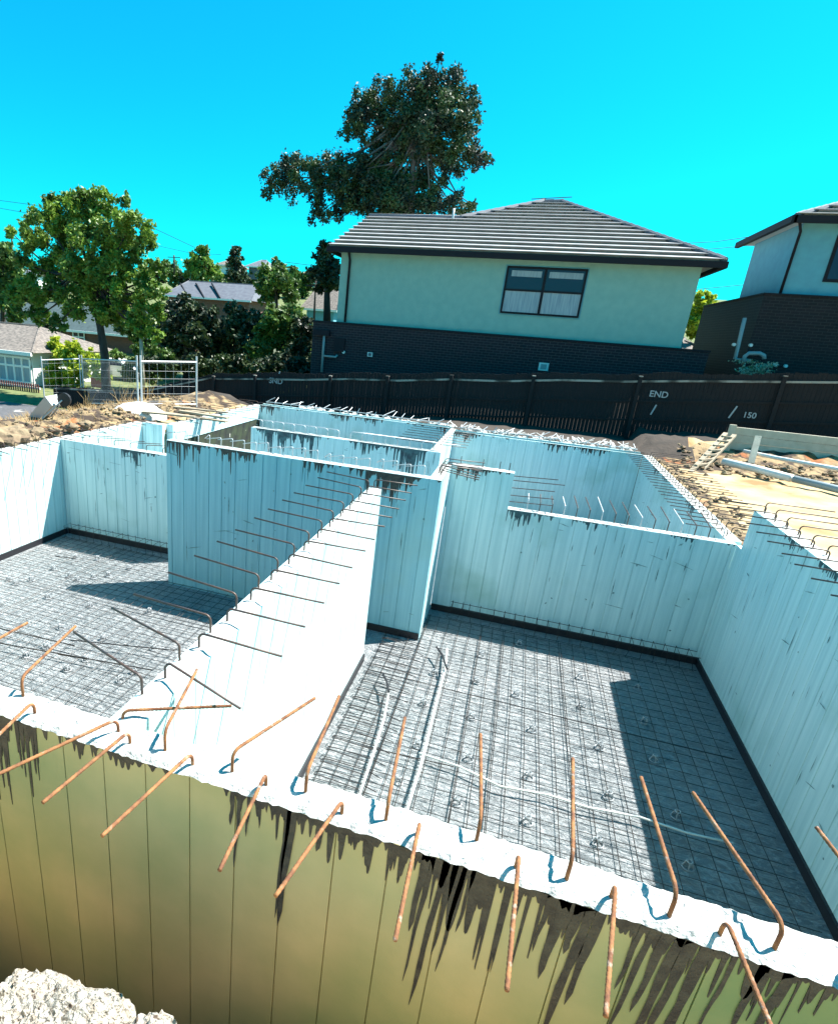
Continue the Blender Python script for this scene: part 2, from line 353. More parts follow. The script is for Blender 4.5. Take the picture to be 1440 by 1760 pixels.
def scuffs(axis, a0, a1, b, out, z, seed):
    """thin scrapes, splashes and fine runs left on a face"""
    rs = random.Random(seed+500); mb = MB(); o1 = b + out*.0055
    mk = (lambda s_, q: (s_, o1, q)) if axis == 'x' else (lambda s_, q: (o1, s_, q))
    for i in range(int((a1-a0)*9)):
        c = rs.uniform(a0+.1, a1-.1); h = z - .12 - rs.random()**1.6*(z-.5); k = rs.random()
        if k < .35: l, w_, an = rs.uniform(.06, .4), rs.uniform(.004, .012), rs.uniform(-.3, .3)
        elif k < .8: l, w_, an = rs.uniform(.05, .5), rs.uniform(.004, .012), math.pi/2 + rs.uniform(-.03, .03)
        else: l, w_, an = rs.uniform(.02, .05), rs.uniform(.015, .04), rs.random()*3
        p = []
        for j in range(9):
            u = j/8; ww = w_*math.sin(math.pi*min(.97, max(.03, u)))*rs.uniform(.5, 1.2); p.append((u*l-l/2, ww))
        P_ = [(x, y) for x, y in p] + [(x, -y*rs.uniform(.5, 1)) for x, y in p[::-1]]
        ca, sa = math.cos(an), math.sin(an)
        pts = [mk(min(a1-.01, max(a0+.01, c + x*ca - y*sa)), min(z-.01, h + x*sa + y*ca)) for x, y in P_]
        n2 = len(pts); mb.add(pts, [(j, j+1, n2-2-j, n2-1-j) for j in range(8)])
    return mb

def wall(name, box, label, z, cap=True, drip=(), seed=1, m='panel', step=.27, gw=.019, off=.1, z0=0, strip=(), capcell=.08):
    x0, x1, y0, y1 = box
    t = thing(name, label, 'wall', ((x0+x1)/2, (y0+y1)/2, z0), GROUP_W)
    wall_mesh(x0, x1, y0, y1, z0, z, step, gw, off=off).build('panel_face', M[m], t)
    if cap: capmesh(x0, x1, y0, y1, z, seed, cell=capcell).build('concrete_top', M['concrete'], t)
    for d in drip:
        axis, a0, a1, b, out, lm, dens = d[:7]
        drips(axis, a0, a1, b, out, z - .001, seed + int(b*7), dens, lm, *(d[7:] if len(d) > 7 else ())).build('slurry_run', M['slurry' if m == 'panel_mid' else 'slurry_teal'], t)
    for d in drip:
        axis, a0, a1, b, out = d[:5]
        scuffs(axis, a0, a1, b, out, z, seed).build('grime_marks', M['grime'], t)
    for sx0, sx1, sy0, sy1 in strip: MB().box(sx0, sx1, sy0, sy1, .005, .13).build('base_strip', M['black'], t)
    return t

# front wall
FW = wall('panel_wall', (-9.85, 3.79, 2.13, 2.34), 'nearest wall, its brown outer face towards the viewer and long rusty bars on its white top', T, False, [], 3, 'panel_bounce', step=.2665, gw=.007, off=.05)
cm = capmesh(-9.85, 3.79, 2.125, 2.352, T, 5, .02, .028, 0).build('concrete_top', M['concrete'], FW)
drips('x', -3.4, 3.6, 2.13, -1, T + .002, 2, .85, .22, .022, .045).build('slurry_run', M['slurry'], FW)
drips('x', -3.4, 3.6, 2.1295, -1, T + .002, 13, .42, .75, .014, .02).build('slurry_run', M['slurry'], FW)
drips('x', -1.15, 3.5, 2.128, -1, T + .002, 7, .34, .5, .045, .04).build('slurry_run', M['slurry'], FW)
def big(seed, xs_, lens):
    mb = MB(); rs = random.Random(seed)
    for x, l, w_ in zip(xs_, lens, [rs.uniform(.015, .05) for _ in xs_]):
        k = 7; left = []; right = []
        for i in range(k+1):
            t = i/k; ww = w_ * (1-t)**.35 * rs.uniform(.75, 1.1) + .002; c = x - .05*t*l + .003*math.sin(i*1.3+x*9)
            left.append((c-ww/2, 2.13-.0055, T-l*t)); right.append((c+ww/2, 2.13-.0055, T-l*t))
        o = len(mb.v); mb.v += left + right
        for i in range(k): mb.f.append((o+i, o+k+1+i, o+k+2+i, o+i+1))
    return mb
big(4, [-2.52,-2.38,-1.02,-.98,-.93,-.72,-.70,-.55,-.04,-.01,.05,.09,.13,.17,.5,.56,.62,.66,.70,.86,.9,.95,1.0,1.04,1.1,1.2,1.3,1.38],
    [.35,.2,.22,.5,.26,.75,.8,.2,.5,.85,1.0,.6,.7,.4,.35,.5,.3,.9,.6,.4,.7,.5,.9,.6,.85,.5,.4,.45]).build('slurry_run', M['slurry'], FW)
fb = [(-2.70,2.2,-.12,-.56),(-2.50,2.30,-.14,.62),(-2.32,2.2,.1,-.54),(-1.80,2.26,-.25,-.58),(-1.68,2.2,-.05,-.56),(-1.48,2.23,-.14,.57),(-1.29,2.19,-.08,-.60),(-1.08,2.23,.23,.60),(-.88,2.21,.05,-.58),(-.68,2.25,-.04,.66),(-.47,2.19,-.1,-.58),
      (-.26,2.23,-.05,.64),(-.1,2.21,.01,-.60),(.165,2.28,-.05,.62),(.345,2.20,-.03,-.62),(.56,2.22,.04,.68),(.74,2.20,-.10,-.58),(.965,2.20,-.03,.69),(1.15,2.19,.03,-.42),(1.345,2.20,-.17,.68),(1.58,2.19,.02,-.60),(1.8,2.2,-.1,.66)]
for i, (x, y, dx, dy) in enumerate(fb):
    l = math.hypot(dx, dy); up_ = dy > 0
    bent_bar((x, y, T), (dx, dy), .15 if up_ else .105, l - .04, .009, 10, droop=-.0 if up_ else .0, ribs=True, rad_b=.05).build('starter_bar', M['rust'], FW, True)
bent_bar((-1.86, 2.38, T), (.55, .3), .06, .58, .009, 10, ribs=True).build('starter_bar', M['rust'], FW, True)
for x in list(np.arange(-9.5, -2.8, .42)) + list(np.arange(2.0, 3.7, .42)):
    bent_bar((x, 2.2, T), (0, -1), .12, .58, .0105).build('starter_bar', M['rust'], FW)
    bent_bar((x+.2, 2.24, T), (0, 1), .12, .58, .0105).build('starter_bar', M['rust'], FW)

# cross wall running away from the front wall
RW = wall('panel_wall', (-1.93, -1.735, 2.35, 8.4), 'sunlit cross wall with dark bars sticking out both ways, running back from the nearest wall', T, True, [], 11, gw=.008, capcell=.05, strip=[(-1.735, -1.705, 2.36, 8.4)])
y = 2.62
k = 0
while y < 8.3:
    bent_bar((-1.895, y, T), (-1, 0), .15, .62, .0085, side=random.uniform(-.05, .05) - (.18 if y < 3.2 else 0), droop=-.03).build('starter_bar', M['steel'], RW, True)
    bent_bar((-1.86, y+.2, T), (1, 0), .13, .60, .0085, side=random.uniform(-.04, .04) - (.2 if y < 3 else 0), droop=.0).build('starter_bar', M['steel'], RW, True)
    y += .43

# tall wall standing in the middle
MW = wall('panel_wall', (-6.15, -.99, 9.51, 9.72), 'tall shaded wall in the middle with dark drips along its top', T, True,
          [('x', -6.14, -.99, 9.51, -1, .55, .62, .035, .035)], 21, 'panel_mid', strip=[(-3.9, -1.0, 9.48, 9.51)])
for i, x in enumerate(np.arange(-6.0, -1.1, .235)):
    lg = random.choice((.1, .3, .34, .3, .36))
    bent_bar((x, 9.62, T), (-1, .35), random.uniform(.15, .21), lg, .008, droop=.08, rad_b=.03).build('starter_bar', M['galv'], MW, True)
# short return behind its right end
SR = wall('panel_wall', (-1.2, -1.0, 9.725, 10.89), 'short tall return wall behind the bright end of the tall middle wall', T, True, [], 22)
for y in (9.85, 10.0, 10.2, 10.5):
    bent_bar((-1.06, y, T), (1, -.15), .1, .6, .0085, droop=.05).build('starter_bar', M['steel'], SR, True)
    bent_bar((-1.1, y+.1, T), (1, .1), .16, .65, .0085, droop=.0).build('starter_bar', M['steel'], SR, True)

# wall behind the right room, tall left end then a step down
BW = wall('panel_wall', (.12, 3.80, 10.895, 11.10), 'low shaded wall behind the right room with a row of leaning bars along its top', L, True,
          [('x', .12, 3.8, 10.895, -1, .32, .5, .03, .02)], 31, strip=[(-.98, 3.8, 10.865, 10.895)])
wm = wall_mesh(-.99, .12, 10.895, 11.10, 0, T, .27, .014).build('panel_face', M['panel'], BW)
capmesh(-.99, .12, 10.895, 11.10, T, 32).build('concrete_top', M['concrete'], BW)
drips('x', -.9, .12, 10.895, -1, T, 9, .6, .25, .03, .03).build('slurry_run', M['slurry'], BW)
for i, x in enumerate(np.arange(.45, 3.7, .21)):
    bent_bar((x, 11.0, L), (-.12, 1), .2, .1 + .42*smooth(.4, 1.7, x), .009, droop=-.12 + .05*random.random(), rad_b=.03).build('starter_bar', M['steel'] if i % 3 else M['galv'], BW, True)
for z in (L+.12, L+.24, L+.38, L+.52, L+.6):
    MB().tube([(.10, 11.0, z), (.2, 11.02, z), (.95 + random.uniform(-.1,.1), 11.06, z+.03)], .008).build('step_bar', M['steel'], BW)
for x in (-.85, -.45, -.15, .02):
    MB().tube([(x, 11, T-.05), (x, 11, T+.16)], .008).build('starter_bar', M['steel'], BW)

# right wall of the right room
RR = wall('panel_wall', (3.79, 4.0, 2.35, 10.66), 'tall pale wall along the right edge of the picture with dark bars on its top', T, True,
          [('y', 2.4, 10.6, 3.79, -1, .3, .3, .03, .012)], 41, strip=[(3.76, 3.79, 2.4, 10.86)])
MB().box(3.795, 3.99, 10.66, 10.89, 0, L).build('panel_face', M['panel'], RR)
y = 10.45
while y > 2.6:
    bent_bar((3.86, y, T), (-1, 0), .13, .62, .009, side=random.uniform(-.04,.04)).build('starter_bar', M['steel'], RR, True)
    bent_bar((3.92, y+.2, T), (1, 0), .15, .85, .009, side=random.uniform(-.04,.04)).build('starter_bar', M['steel'], RR, True)
    y -= .43
# right low side wall of the back room
SW = wall('panel_wall', (3.70, 3.93, 11.11, 19.45), 'low side wall of the back right room beside the sandy ground, fringed with thin bars', L, True,
          [('y', 11.2, 19.3, 3.70, -1, .3, .35, .04, .02)], 51)
y = 11.35
while y < 19.2:
    bent_bar((3.76, y, L), (-1, 0), .12, .62, .0085, side=random.uniform(-.04,.04)).build('starter_bar', M['steel'], SW)
    bent_bar((3.86, y+.15, L), (1, 0), .14, .8, .0085, side=random.uniform(-.06,.06)).build('starter_bar', M['steel'], SW)
    y += .31
# hollow back walls: two thin skins and a dark cavity
def hollow(name, x0, x1, y0, y1, label, seed, nb):
    t = thing(name, label, 'wall', ((x0+x1)/2, (y0+y1)/2, 0), GROUP_W)
    wall_mesh(x0, x1, y0, y0+.05, 0, L, .27, .016).build('panel_face', M['panel'], t)
    wall_mesh(x0, x1, y1-.09, y1, 0, L+.02, .27, .016).build('panel_face', M['panel'], t)
    MB().box(x0, x1, y0+.052, y1-.092, L-.45, L-.25).build('cavity_fill', M['slurry'], t)
    st = MB()
    for x in np.arange(x0+.1, x1, .27): st.box(x-.012, x+.012, y0+.051, y1-.091, L-.3, L-.05)
    st.build('web_plate', M['slurry'], t)
    drips('x', x0, x1, y0, -1, L-.001, seed, .6, .3, .04, .025).build('slurry_run', M['slurry'], t)
    rs = random.Random(seed)
    for i in range(nb):
        x = x0 + (x1-x0)*(i+.5)/nb
        MB().tube([(x, y1-.06, L-.1), (x, y1-.06, L+.12), (x+rs.uniform(-.05,.3), y1+rs.uniform(-.1,.45), L+.14+rs.uniform(.02,.14))], .012).build('starter_bar', M['galv'], t)
    MB().tube([(x0+.1, y1-.03, L+.1), ((x0+x1)/2, y1-.05, L+.12), (x1-.1, y1-.02, L+.09)], .012).build('tie_bar', M['galv'], t)
    return t
hollow('panel_wall', -1.86, 3.69, 19.46, 19.86, 'hollow back wall of the right rear room with a dark slot along its top', 61, 16)
hollow('panel_wall', -9.0, -2.06, 20.1, 20.42, 'farthest wall on the left, pale with drips, below the dark fence', 62, 22)
# wall between the two rear rooms
YW = wall('panel_wall', (-2.05, -1.865, 15.75, 20.08), 'short sunlit wall between the two rear rooms with bars fanning to both sides', L, True, [], 71)
for i in range(9):
    y = 15.95 + i*.45
    bent_bar((-2.02, y, L), (-1, 0), .14, 1.0, .009).build('starter_bar', M['steel'], YW, True)
    bent_bar((-1.9, y+.2, L), (1, 0), .10, .7, .008).build('starter_bar', M['steel'], YW, True)
# second cross wall
M2 = wall('panel_wall', (-7.2, -1.75, 15.5, 15.72), 'rear cross wall above the tall middle wall, streaked with long green drips', L, True,
          [('x', -7.2, -1.75, 15.5, -1, .85, .75, .05, .05)], 81, capcell=.12)
for i, x in enumerate(np.arange(-6.9, -1.9, .33)):
    bent_bar((x, 15.62, L), (-1, .1) if x < -4.3 else (1, .1), .22, .6, .011, rad_b=.07).build('starter_bar', M['galv'], M2, True)
# left walls
LC = wall('panel_wall', (-9.84, -6.16, 10.9, 11.10), 'pale wall behind the left room, left of the tall middle wall', L, True,
          [('x', -9.84, -6.16, 10.9, -1, .42, .42, .04, .02)], 91, strip=[(-9.8, -6.16, 10.87, 10.9)])
for x in np.arange(-9.3, -6.3, .42): bent_bar((x, 11, L), (1, .5), .14, .62, .0085).build('starter_bar', M['steel'], LC)
LW = wall('panel_wall', (-10.05, -9.85, 2.35, 14.05), 'sunlit wall along the left edge of the picture with thin bars and their shadows', L, True, [], 101, strip=[(-9.85, -9.82, 2.4, 10.88)])
y = 5.2
while y < 13.9:
    bent_bar((-9.9, y, L), (1, 0), .12, .62, .0085, side=random.uniform(-.3,.1), droop=.03).build('starter_bar', M['steel'], LW)
    bent_bar((-9.98, y+.16, L), (-1, 0), .12, .5, .0085, side=random.uniform(-.1,.2)).build('starter_bar', M['steel'], LW)
    y += .34
LR = wall('panel_wall', (-9.84, -9.2, 14.05, 14.25), 'short return wall facing the viewer at the far left corner of the basement', L, True, [], 111)
LB = wall('panel_wall', (-9.2, -9.0, 14.26, 20.08), 'far left wall with white panels above a black lower part', L, True, [], 121, z0=1.8)
MB().box(-9.2, -9.02, 14.26, 20.08, 0, 1.797).build('black_lower_wall', mat('black_lower_wall', (.012, .014, .014), (.03, .045, .02), 3, rough=.9, c3=(.45, .45, .38), c3s=2.2, c3lo=.66, c3hi=.7), LB)  # lower part of the wall coloured near black with pale blotches
y = 14.6
while y < 20:
    bent_bar((-9.05, y, L), (1, 0), .1, .7, .009, side=random.uniform(-.1,.1)).build('starter_bar', M['steel'], LB)
    bent_bar((-9.15, y+.2, L), (-1, 0), .1, .7, .009).build('starter_bar', M['steel'], LB)
    y += .45

# ---------------------------------------------------------------- reinforcement on the floor
def meshsheet(name, x0, x1, y0, y1, sp, label, laps=(), z=.055):
    t = thing(name, label, 'steel mesh', ((x0+x1)/2, (y0+y1)/2, z), 'reinforcement mesh on the basement floor')
    a = MB(); rs = random.Random(int(x0*10))
    def wob(p, q, r=.0052):
        k = max(3, int((q-p).length/.5)); pts = []
        for i in range(k+1):
            v = p.lerp(q, i/k); v.z += rs.uniform(-.006, .006); v.x += rs.uniform(-.004, .004); v.y += rs.uniform(-.004, .004); pts.append(v)
        return pts, r
    for x in np.arange(x0, x1+.01, sp): a.tube(*wob(Vector((x+rs.uniform(-.01,.01), y0, z)), Vector((x+rs.uniform(-.01,.01), y1, z))), 4)
    for lx in laps:
        for dx in (.07,): a.tube(*wob(Vector((lx+dx, y0, z+.012)), Vector((lx+dx, y1, z+.012))), 4)
    a.build('long_wires', M['wire'], t)
    b_ = MB()
    for y in np.arange(y0, y1+.01, sp): b_.tube(*wob(Vector((x0-.05, y+rs.uniform(-.01,.01), z-.01)), Vector((x1+.05, y+rs.uniform(-.01,.01), z-.01))), 4)
    for ly in (y0+1.2, y1-2.5):
        for dy in (.07,): b_.tube(*wob(Vector((x0, ly+dy, z+.005)), Vector((x1, ly+dy, z+.005))), 4)
    b_.build('cross_wires', M['wire'], t)
    return t
meshsheet('reinforcement_mesh', -1.55, 3.6, 2.5, 10.5, .2, 'steel mesh grid covering the floor of the right room', (-1.0, .0, .4, 1.35))
meshsheet('reinforcement_mesh', -9.6, -2.05, 2.5, 10.6, .2, 'steel mesh grid covering the floor of the left room', (-8, -5.2, -3.4))
def cage(x0, x1, y, sp, label, h=.3, d=.24, seed=0):
    t = thing('edge_cage', label, 'steel cage', ((x0+x1)/2, y, 0), 'edge beam cages at the wall bases')
    a = MB(); rs = random.Random(seed)
    for zz in (.05, h):
        for yy in (y, y-d): a.tube([(x0, yy, zz), (x1, yy, zz)], .006, 4)
    a.build('long_bar', M['wire'], t)
    for x in np.arange(x0, x1, sp):
        e = rs.uniform(-.04, .04)
        MB().tube([(x+e, y, .04), (x+e, y, h+.03), (x+e, y-d, h+.02), (x-e, y-d, .03)], .005, 4).build('ligature', M['wire'], t)
    return t
cage(-.6, 3.7, 10.78, .2, 'wire cage at the foot of the low wall behind the right room', seed=2)
cage(-9.6, -6.2, 10.78, .2, 'wire cage at the foot of the pale wall behind the left room', seed=3)
# U bars along the cross wall
ub = thing('edge_cage', 'row of small hooped bars lying along the foot of the sunlit cross wall', 'steel cage', (-1.5, 5.5, 0), 'edge beam cages at the wall bases')
for y in np.arange(4.0, 9.2, .24):
    c = MB()
    o = random.uniform(-.02, .02)
    c.tube([(-1.0, y+o, .12), (-1.48, y, .15), (-1.56, y+.01, .13), (-1.56, y+.09, .11), (-1.48, y+.11, .11), (-1.0, y+.12+o, .09), (-.8, y+.09, .07)], .0065, 5)
    c.build('hooped_bar', M['wire'], ub)

# bar chairs
def chair():
    t = thing('bar_chair', '', 'bar chair', (0, 0, 0), 'round plastic bar chairs under the floor mesh')
    a = MB(); a.tube([(.06*math.cos(k*math.pi/6), .06*math.sin(k*math.pi/6), .012) for k in range(13)], .008, 5, caps=False)
    a.build('base_ring', M['spacer'], t)
    b_ = MB()
    for k in range(4):
        q = k*math.pi/2+.4; b_.tube([(.055*math.cos(q), .055*math.sin(q), .012), (.03*math.cos(q), .03*math.sin(q), .085)], .007, 4)
    b_.tube([(.03*math.cos(k*math.pi/4), .03*math.sin(k*math.pi/4), .09) for k in range(9)], .008, 4, caps=False)
    b_.build('prongs', M['spacer'], t)
    return t
proto = chair(); used = False
chairs_px = [((826,1127),'r'),((892,1107),'r'),((996,1165),'r'),((818,1172),'r'),((886,1195),'r'),((1000,1215),'r'),((745,1158),'r'),((727,1210),'r'),((810,1233),'r'),((914,1255),'r'),((1030,1285),'r'),((718,1282),'r'),((805,1305),'r'),((908,1336),'r'),((1045,1370),'r'),((684,1343),'r'),((784,1380),'r'),((906,1413),'r'),((1027,1450),'r'),
             ((1096,1183),'s'),((1107,1240),'s'),((1124,1306),'s'),((1162,1403),'s'),((1182,1490),'s'),
             ((92,978),'l'),((130,959),'l'),((168,961),'l'),((222,977),'l'),((54,997),'l'),((133,997),'l'),((120,990),'l'),((160,993),'l'),((186,989),'l'),((27,1003),'l'),((82,1027),'l'),((155,1042),'l'),((257,1052),'l'),((105,1080),'l'),((177,1098),'l'),((265,1115),'l'),((79,1112),'l'),((44,1128),'l'),((148,1134),'l'),((115,1151),'l'),((230,1155),'l'),((207,1170),'l'),((15,997),'l')]
near = {'r': ['in the sunlit right room', ''], 's': ['in the shaded strip', ''], 'l': ['in the left room', '']}
for i, (p, k) in enumerate(chairs_px):
    v = atz(p[0], p[1], .02); v.z = .003
    lab = 'round bar chair ' + near[k][0] + ', '
    if k == 's':
        lab += ['farthest from the viewer', 'second farthest', 'third from the far end', 'fourth from the far end', 'nearest the front wall'][[q for q in range(len(chairs_px)) if chairs_px[q][1] == 's'].index(i)]
    else:
        grp = [q for q in chairs_px if q[1] == k]; 
        rows = sorted(grp, key=lambda q: q[0][1]); ri = rows.index((p, k)); n_ = len(rows)
        band = sorted(rows[(ri//4)*4:(ri//4)*4+4], key=lambda q: q[0][0]); bi = band.index((p, k))
        lab += ['leftmost', 'second from left', 'third from left', 'rightmost'][bi if len(band) == 4 else (bi if bi < len(band)-1 else 3)] + ' of the ' + ['farthest', 'second farthest', 'third farthest', 'fourth farthest', 'fifth farthest', 'nearest'][min(5, ri//4)] + ' four'
    if not used: o = proto; o.location = v; o['label'] = lab; used = True
    else: o = copy_thing(proto, v, lab, random.uniform(0, 6))

# conduits lying on the mesh
def conduit(px, r, label, z=.13, m='pvcw', name='conduit'):
    mb = MB(); pts = [atz(a, b_, z) for a, b_ in px]; mb.tube(pts, r, 8)
    o = mb.build(name, M[m], smooth=True); tag(o, label, 'pipe', 'pale conduits on the floor mesh'); return o
conduit([(612,1385),(640,1300),(660,1235),(668,1190)], .015, 'short pale conduit lying along the mesh nearest the cross wall')
conduit([(697,1400),(722,1320),(748,1215),(765,1150),(768,1115)], .018, 'long pale conduit running to the bright wall end across the right room')
conduit([(720,1295),(790,1318),(860,1352),(940,1366),(1010,1388),(1100,1405),(1180,1432),(1260,1450)], .013, 'pale conduit crossing the right room from left to right into the shade', .11)
for px, lb in (([(668,1190),(664,1170),(658,1158)], 'dark split end of strap beside the short conduit'), ([(768,1150),(760,1125),(750,1112)], 'dark curved strap end near the bright wall end')):
    pts = [atz(a, b_, .2) for a, b_ in px]; tag(MB().tube(pts, .018, 5).build('strap', M['black']), lb, 'strap')
def looseb(p, q, z1, z2, label, m='rust', r=.01):
    tag(MB().tube([atz(*p, z1), atz(*q, z2)], r, 6).build('loose_bar', M[m]), label, 'steel bar', 'loose bars lying on the mesh')
looseb((620,1282), (780,1318), .11, .11, 'thin loose bar lying across the right room mesh, left of the conduit', 'wire', .007)
looseb((-10,1078), (128,1110), .12, .14, 'long loose bar at the left edge of the left room mesh', 'wire', .009)
looseb((-10,1104), (262,1152), .12, .12, 'long loose bar crossing the left room towards the cross wall', 'wire', .009)
looseb((118,1100), (300,1118), .14, .13, 'loose bar angled off the long bars in the left room', 'wire', .009)
looseb((100,1125), (150,1133), .11, .11, 'short loose bar among the left room chairs', 'wire', .008)
looseb((95,956), (130,960), .11, .11, 'small loose bar at the far end of the left room mesh', 'wire', .01)

# ---------------------------------------------------------------- rocks
def rock(name, c, rad, label, cat, m, seed, sub=4, amp=.2, group=None, freq=3.0):
    bm = bmesh.new(); bmesh.ops.create_icosphere(bm, subdivisions=sub, radius=1)
    from mathutils import noise as N
    for v in bm.verts:
        p = v.co.copy(); q = p * freq + Vector((seed*3.1, seed*1.7, 0))
        d = 1 + amp * N.noise(p*1.3 + Vector((seed, 0, 0))) * 2 + amp*.6 * N.noise(q) + amp*.35 * N.noise(q*3) + amp*.22*N.noise(q*8) + amp*.14*N.noise(q*17)
        v.co = Vector((p.x*rad[0]*d, p.y*rad[1]*d, p.z*rad[2]*d))
    me = bpy.data.meshes.new(name); bm.to_mesh(me); bm.free(); me.materials.append(M[m])
    o = bpy.data.objects.new(name, me); COL.objects.link(o); o.location = c; return tag(o, label, cat, group)
rock('concrete_lump', (-1.33, 1.20, 2.05), (.46, .30, .45), 'big rough lump of crushed pale concrete in the bottom left corner', 'rubble', 'crushed', 3, 6, .13, freq=4)
rock('concrete_lump', (-.93, 1.25, 2.2), (.16, .18, .38), 'smaller pale rubble lump at the right end of the big bottom left lump', 'rubble', 'crushed', 5, 5, .14, freq=4)

# left spoil heap stones
RG = 'clay boulders along the left edge of the basement'
lab_r = ['large tan clay boulder', 'broken clay clod', 'pale round stone', 'sandy boulder']
for i, (px, py, r_) in enumerate([(15,742,.26),(35,750,.3),(62,738,.2),(80,752,.27),(28,728,.16),(8,765,.22),(50,764,.18),(100,742,.15),(118,735,.12),(135,728,.14),(160,722,.12),(185,728,.14),(210,738,.1),(92,765,.12)]):
    v = atz(px, py, 2.5)
    rock('clay_boulder', (min(v.x, -10.3), v.y, 2.38), (r_*1.2, r_, r_*.75), '%s on the left heap, %s' % (lab_r[i % 4], ['at the very left edge of the picture','second from the left edge','below the tipped barrow','beside the barrow and nearest the wall','topmost near the left edge','lowest at the left edge','just above the sunlit left wall','right below the tipped barrow','right of the barrow wheel','between barrow and white sand heap','left of the rusty straw','under the white sand heap, left side','under the white sand heap, nearest the wall','next to the corner of the pale left wall'][i]), 'rock', 'rock', i+20, 3, .25, RG)
# white sand heap
v = atz(244, 718, 2.15)
rock('sand_heap', (v.x-.2, v.y+.1, 2.15), (.85, .7, .42), 'white sand heap behind the left walls in front of the temporary fence', 'sand heap', 'gravel', 4, 5, .06)

# ---------------------------------------------------------------- vegetation helper
def leaves(mb, c, R_, n, ls, flat=.8, clump=22, hollow_=.25):
    ls *= .62; n = int(n*1.9)
    c = np.array(c); R_ = np.array(R_ if hasattr(R_, '__len__') else (R_, R_, R_ * flat))
    k = max(5, clump); d = rng.normal(size=(k, 3)); d /= np.linalg.norm(d, axis=1)[:, None]
    rr = rng.uniform(hollow_, 1, k)**.6; cen = d * rr[:, None]
    per = max(3, n // k)
    for i in range(k):
        q = rng.normal(size=(per, 3)) * .145 + cen[i]
        P = c + q * R_
        a = rng.normal(size=(per, 3)); a /= np.linalg.norm(a, axis=1)[:, None]
        b_ = np.cross(a, rng.normal(size=(per, 3))); b_ /= np.linalg.norm(b_, axis=1)[:, None]
        s = ls * rng.uniform(.6, 1.4, per)[:, None]
        a = a * s; b_ = b_ * s * .5
        o = len(mb.v)
        V = np.stack([P - a, P + b_, P + a, P - b_], 1).reshape(-1, 3)
        mb.v += V.tolist(); mb.f += [(o+4*j, o+4*j+1, o+4*j+2, o+4*j+3) for j in range(per)]
def tree(name, label, Y, blobs, trunk, m, ls, n, tm='bark', tw=.25, cat='tree', group=None, flat=.85, limbs=True, hollow_=.25, clump=22, base=None):
    """blobs: (px, py, radius_px[, dy]); trunk: list of pixel points at depth Y"""
    ground_pt = at(*trunk[0], Y)
    t = thing(name, label, cat, tuple(ground_pt), group)
    sc = (at(720, 500, Y) - Vector((0, 0, CZ))).length / F
    sc = Y / (RM[2] @ np.array([0, 1, 0])) / F * .93
    cr = MB(); tot = sum(b_[2]**2 for b_ in blobs)
    tr = MB(); pts = [at(*p, Y) for p in trunk]
    tr.tube(pts, tw, 8, [tw * (1 - .6*i/(len(pts)-1)) for i in range(len(pts))])
    top = pts[-1]
    for i, b_ in enumerate(blobs):
        dy = (b_[3] if len(b_) > 3 else ((i * .37) % 1 - .5) * b_[2] * 1.6) * sc
        c = at(b_[0], b_[1], Y + dy); rad = b_[2] * sc
        leaves(cr, c, rad, int(n * b_[2]**2 / tot), ls, flat, clump, hollow_)
        if limbs:
            s = pts[-2].lerp(top, ((i * .41) % 1)); mid = s.lerp(c, .5) + Vector((0, 0, -.08 * (c - s).length))
            tr.tube([s, mid, c], .1, 5, [tw*.38, tw*.22, tw*.07])
    tr.build('trunk', M[tm], t, True)
    cr.build('crown', M[m], t)
    return t

# big gum tree behind the house
tree('gum_tree', 'big dark gum tree rising behind the tiled house against the sky', 46,
     [(745,135,22),(775,140,20),(720,160,30),(760,175,34),(790,165,26),(650,165,24),(690,175,30),(625,185,26),(640,215,34),(610,220,22),(680,220,38),(730,215,36),(775,215,34),(805,190,20),(812,215,14),(700,255,26),(745,255,34),(790,250,28),(815,270,20),(832,275,12),(770,285,24),
      (660,285,30),(625,290,30),(590,290,26),(560,285,30),(525,290,26),(495,295,24),(470,305,20),(462,330,12),(500,320,24),(540,325,22),(580,325,26),(620,335,34),(660,335,36),(700,320,32),(730,310,24),(550,365,20),(585,365,16),(535,380,8),(640,365,22),(690,360,24),(740,350,26),(775,350,22),(800,360,14),(812,352,7),(756,100,7,0),(600,310,28),(640,310,30),(680,300,28),(670,340,32),(710,360,30),(750,365,26),(600,345,20),(700,235,26),(655,235,26),(745,200,28)],
     [(706,470),(706,380),(706,330),(712,260),(738,150)], 'leaf_gum', .18, 42000, 'palebark', .3, flat=1.0, hollow_=.1, clump=17)
# street tree left
tree('broadleaf_tree', 'large bright green street tree left of the road with a dark forked trunk', 27,
     [(80,375,34),(130,355,32),(180,360,30),(225,385,32),(60,420,30),(110,420,38),(165,410,40),(215,430,38),(250,410,22),(45,455,24),(85,470,36),(140,465,40),(195,475,42),(240,470,30),(130,510,34),(175,520,36),(215,520,34),(250,510,26),(105,500,24),(60,505,26),(240,545,22),(150,335,18),(95,345,18),(265,455,14),(45,385,10),(270,500,18),(125,535,20),(20,400,12),(35,500,26),(65,545,22),(100,555,18),(270,540,20),(280,470,12),(215,345,12),(120,345,16),(190,545,22),(245,565,18),(268,575,14),(225,555,16),(30,520,20)],
     [(184,694),(180,610),(172,560),(158,500),(150,450)], 'leaf_green', .16, 32000, 'bark', .26, flat=.95, hollow_=.1, clump=15)
tree('leafy_tree', 'green tree cut off by the left edge of the picture behind the cottage', 38, [(5,440,28),(20,475,32),(-20,460,40),(5,510,30),(40,505,26),(-5,480,30),(25,540,24)], [(5,620),(5,560),(5,470)], 'leaf_mid', .3, 5000, tw=.3, hollow_=.1)
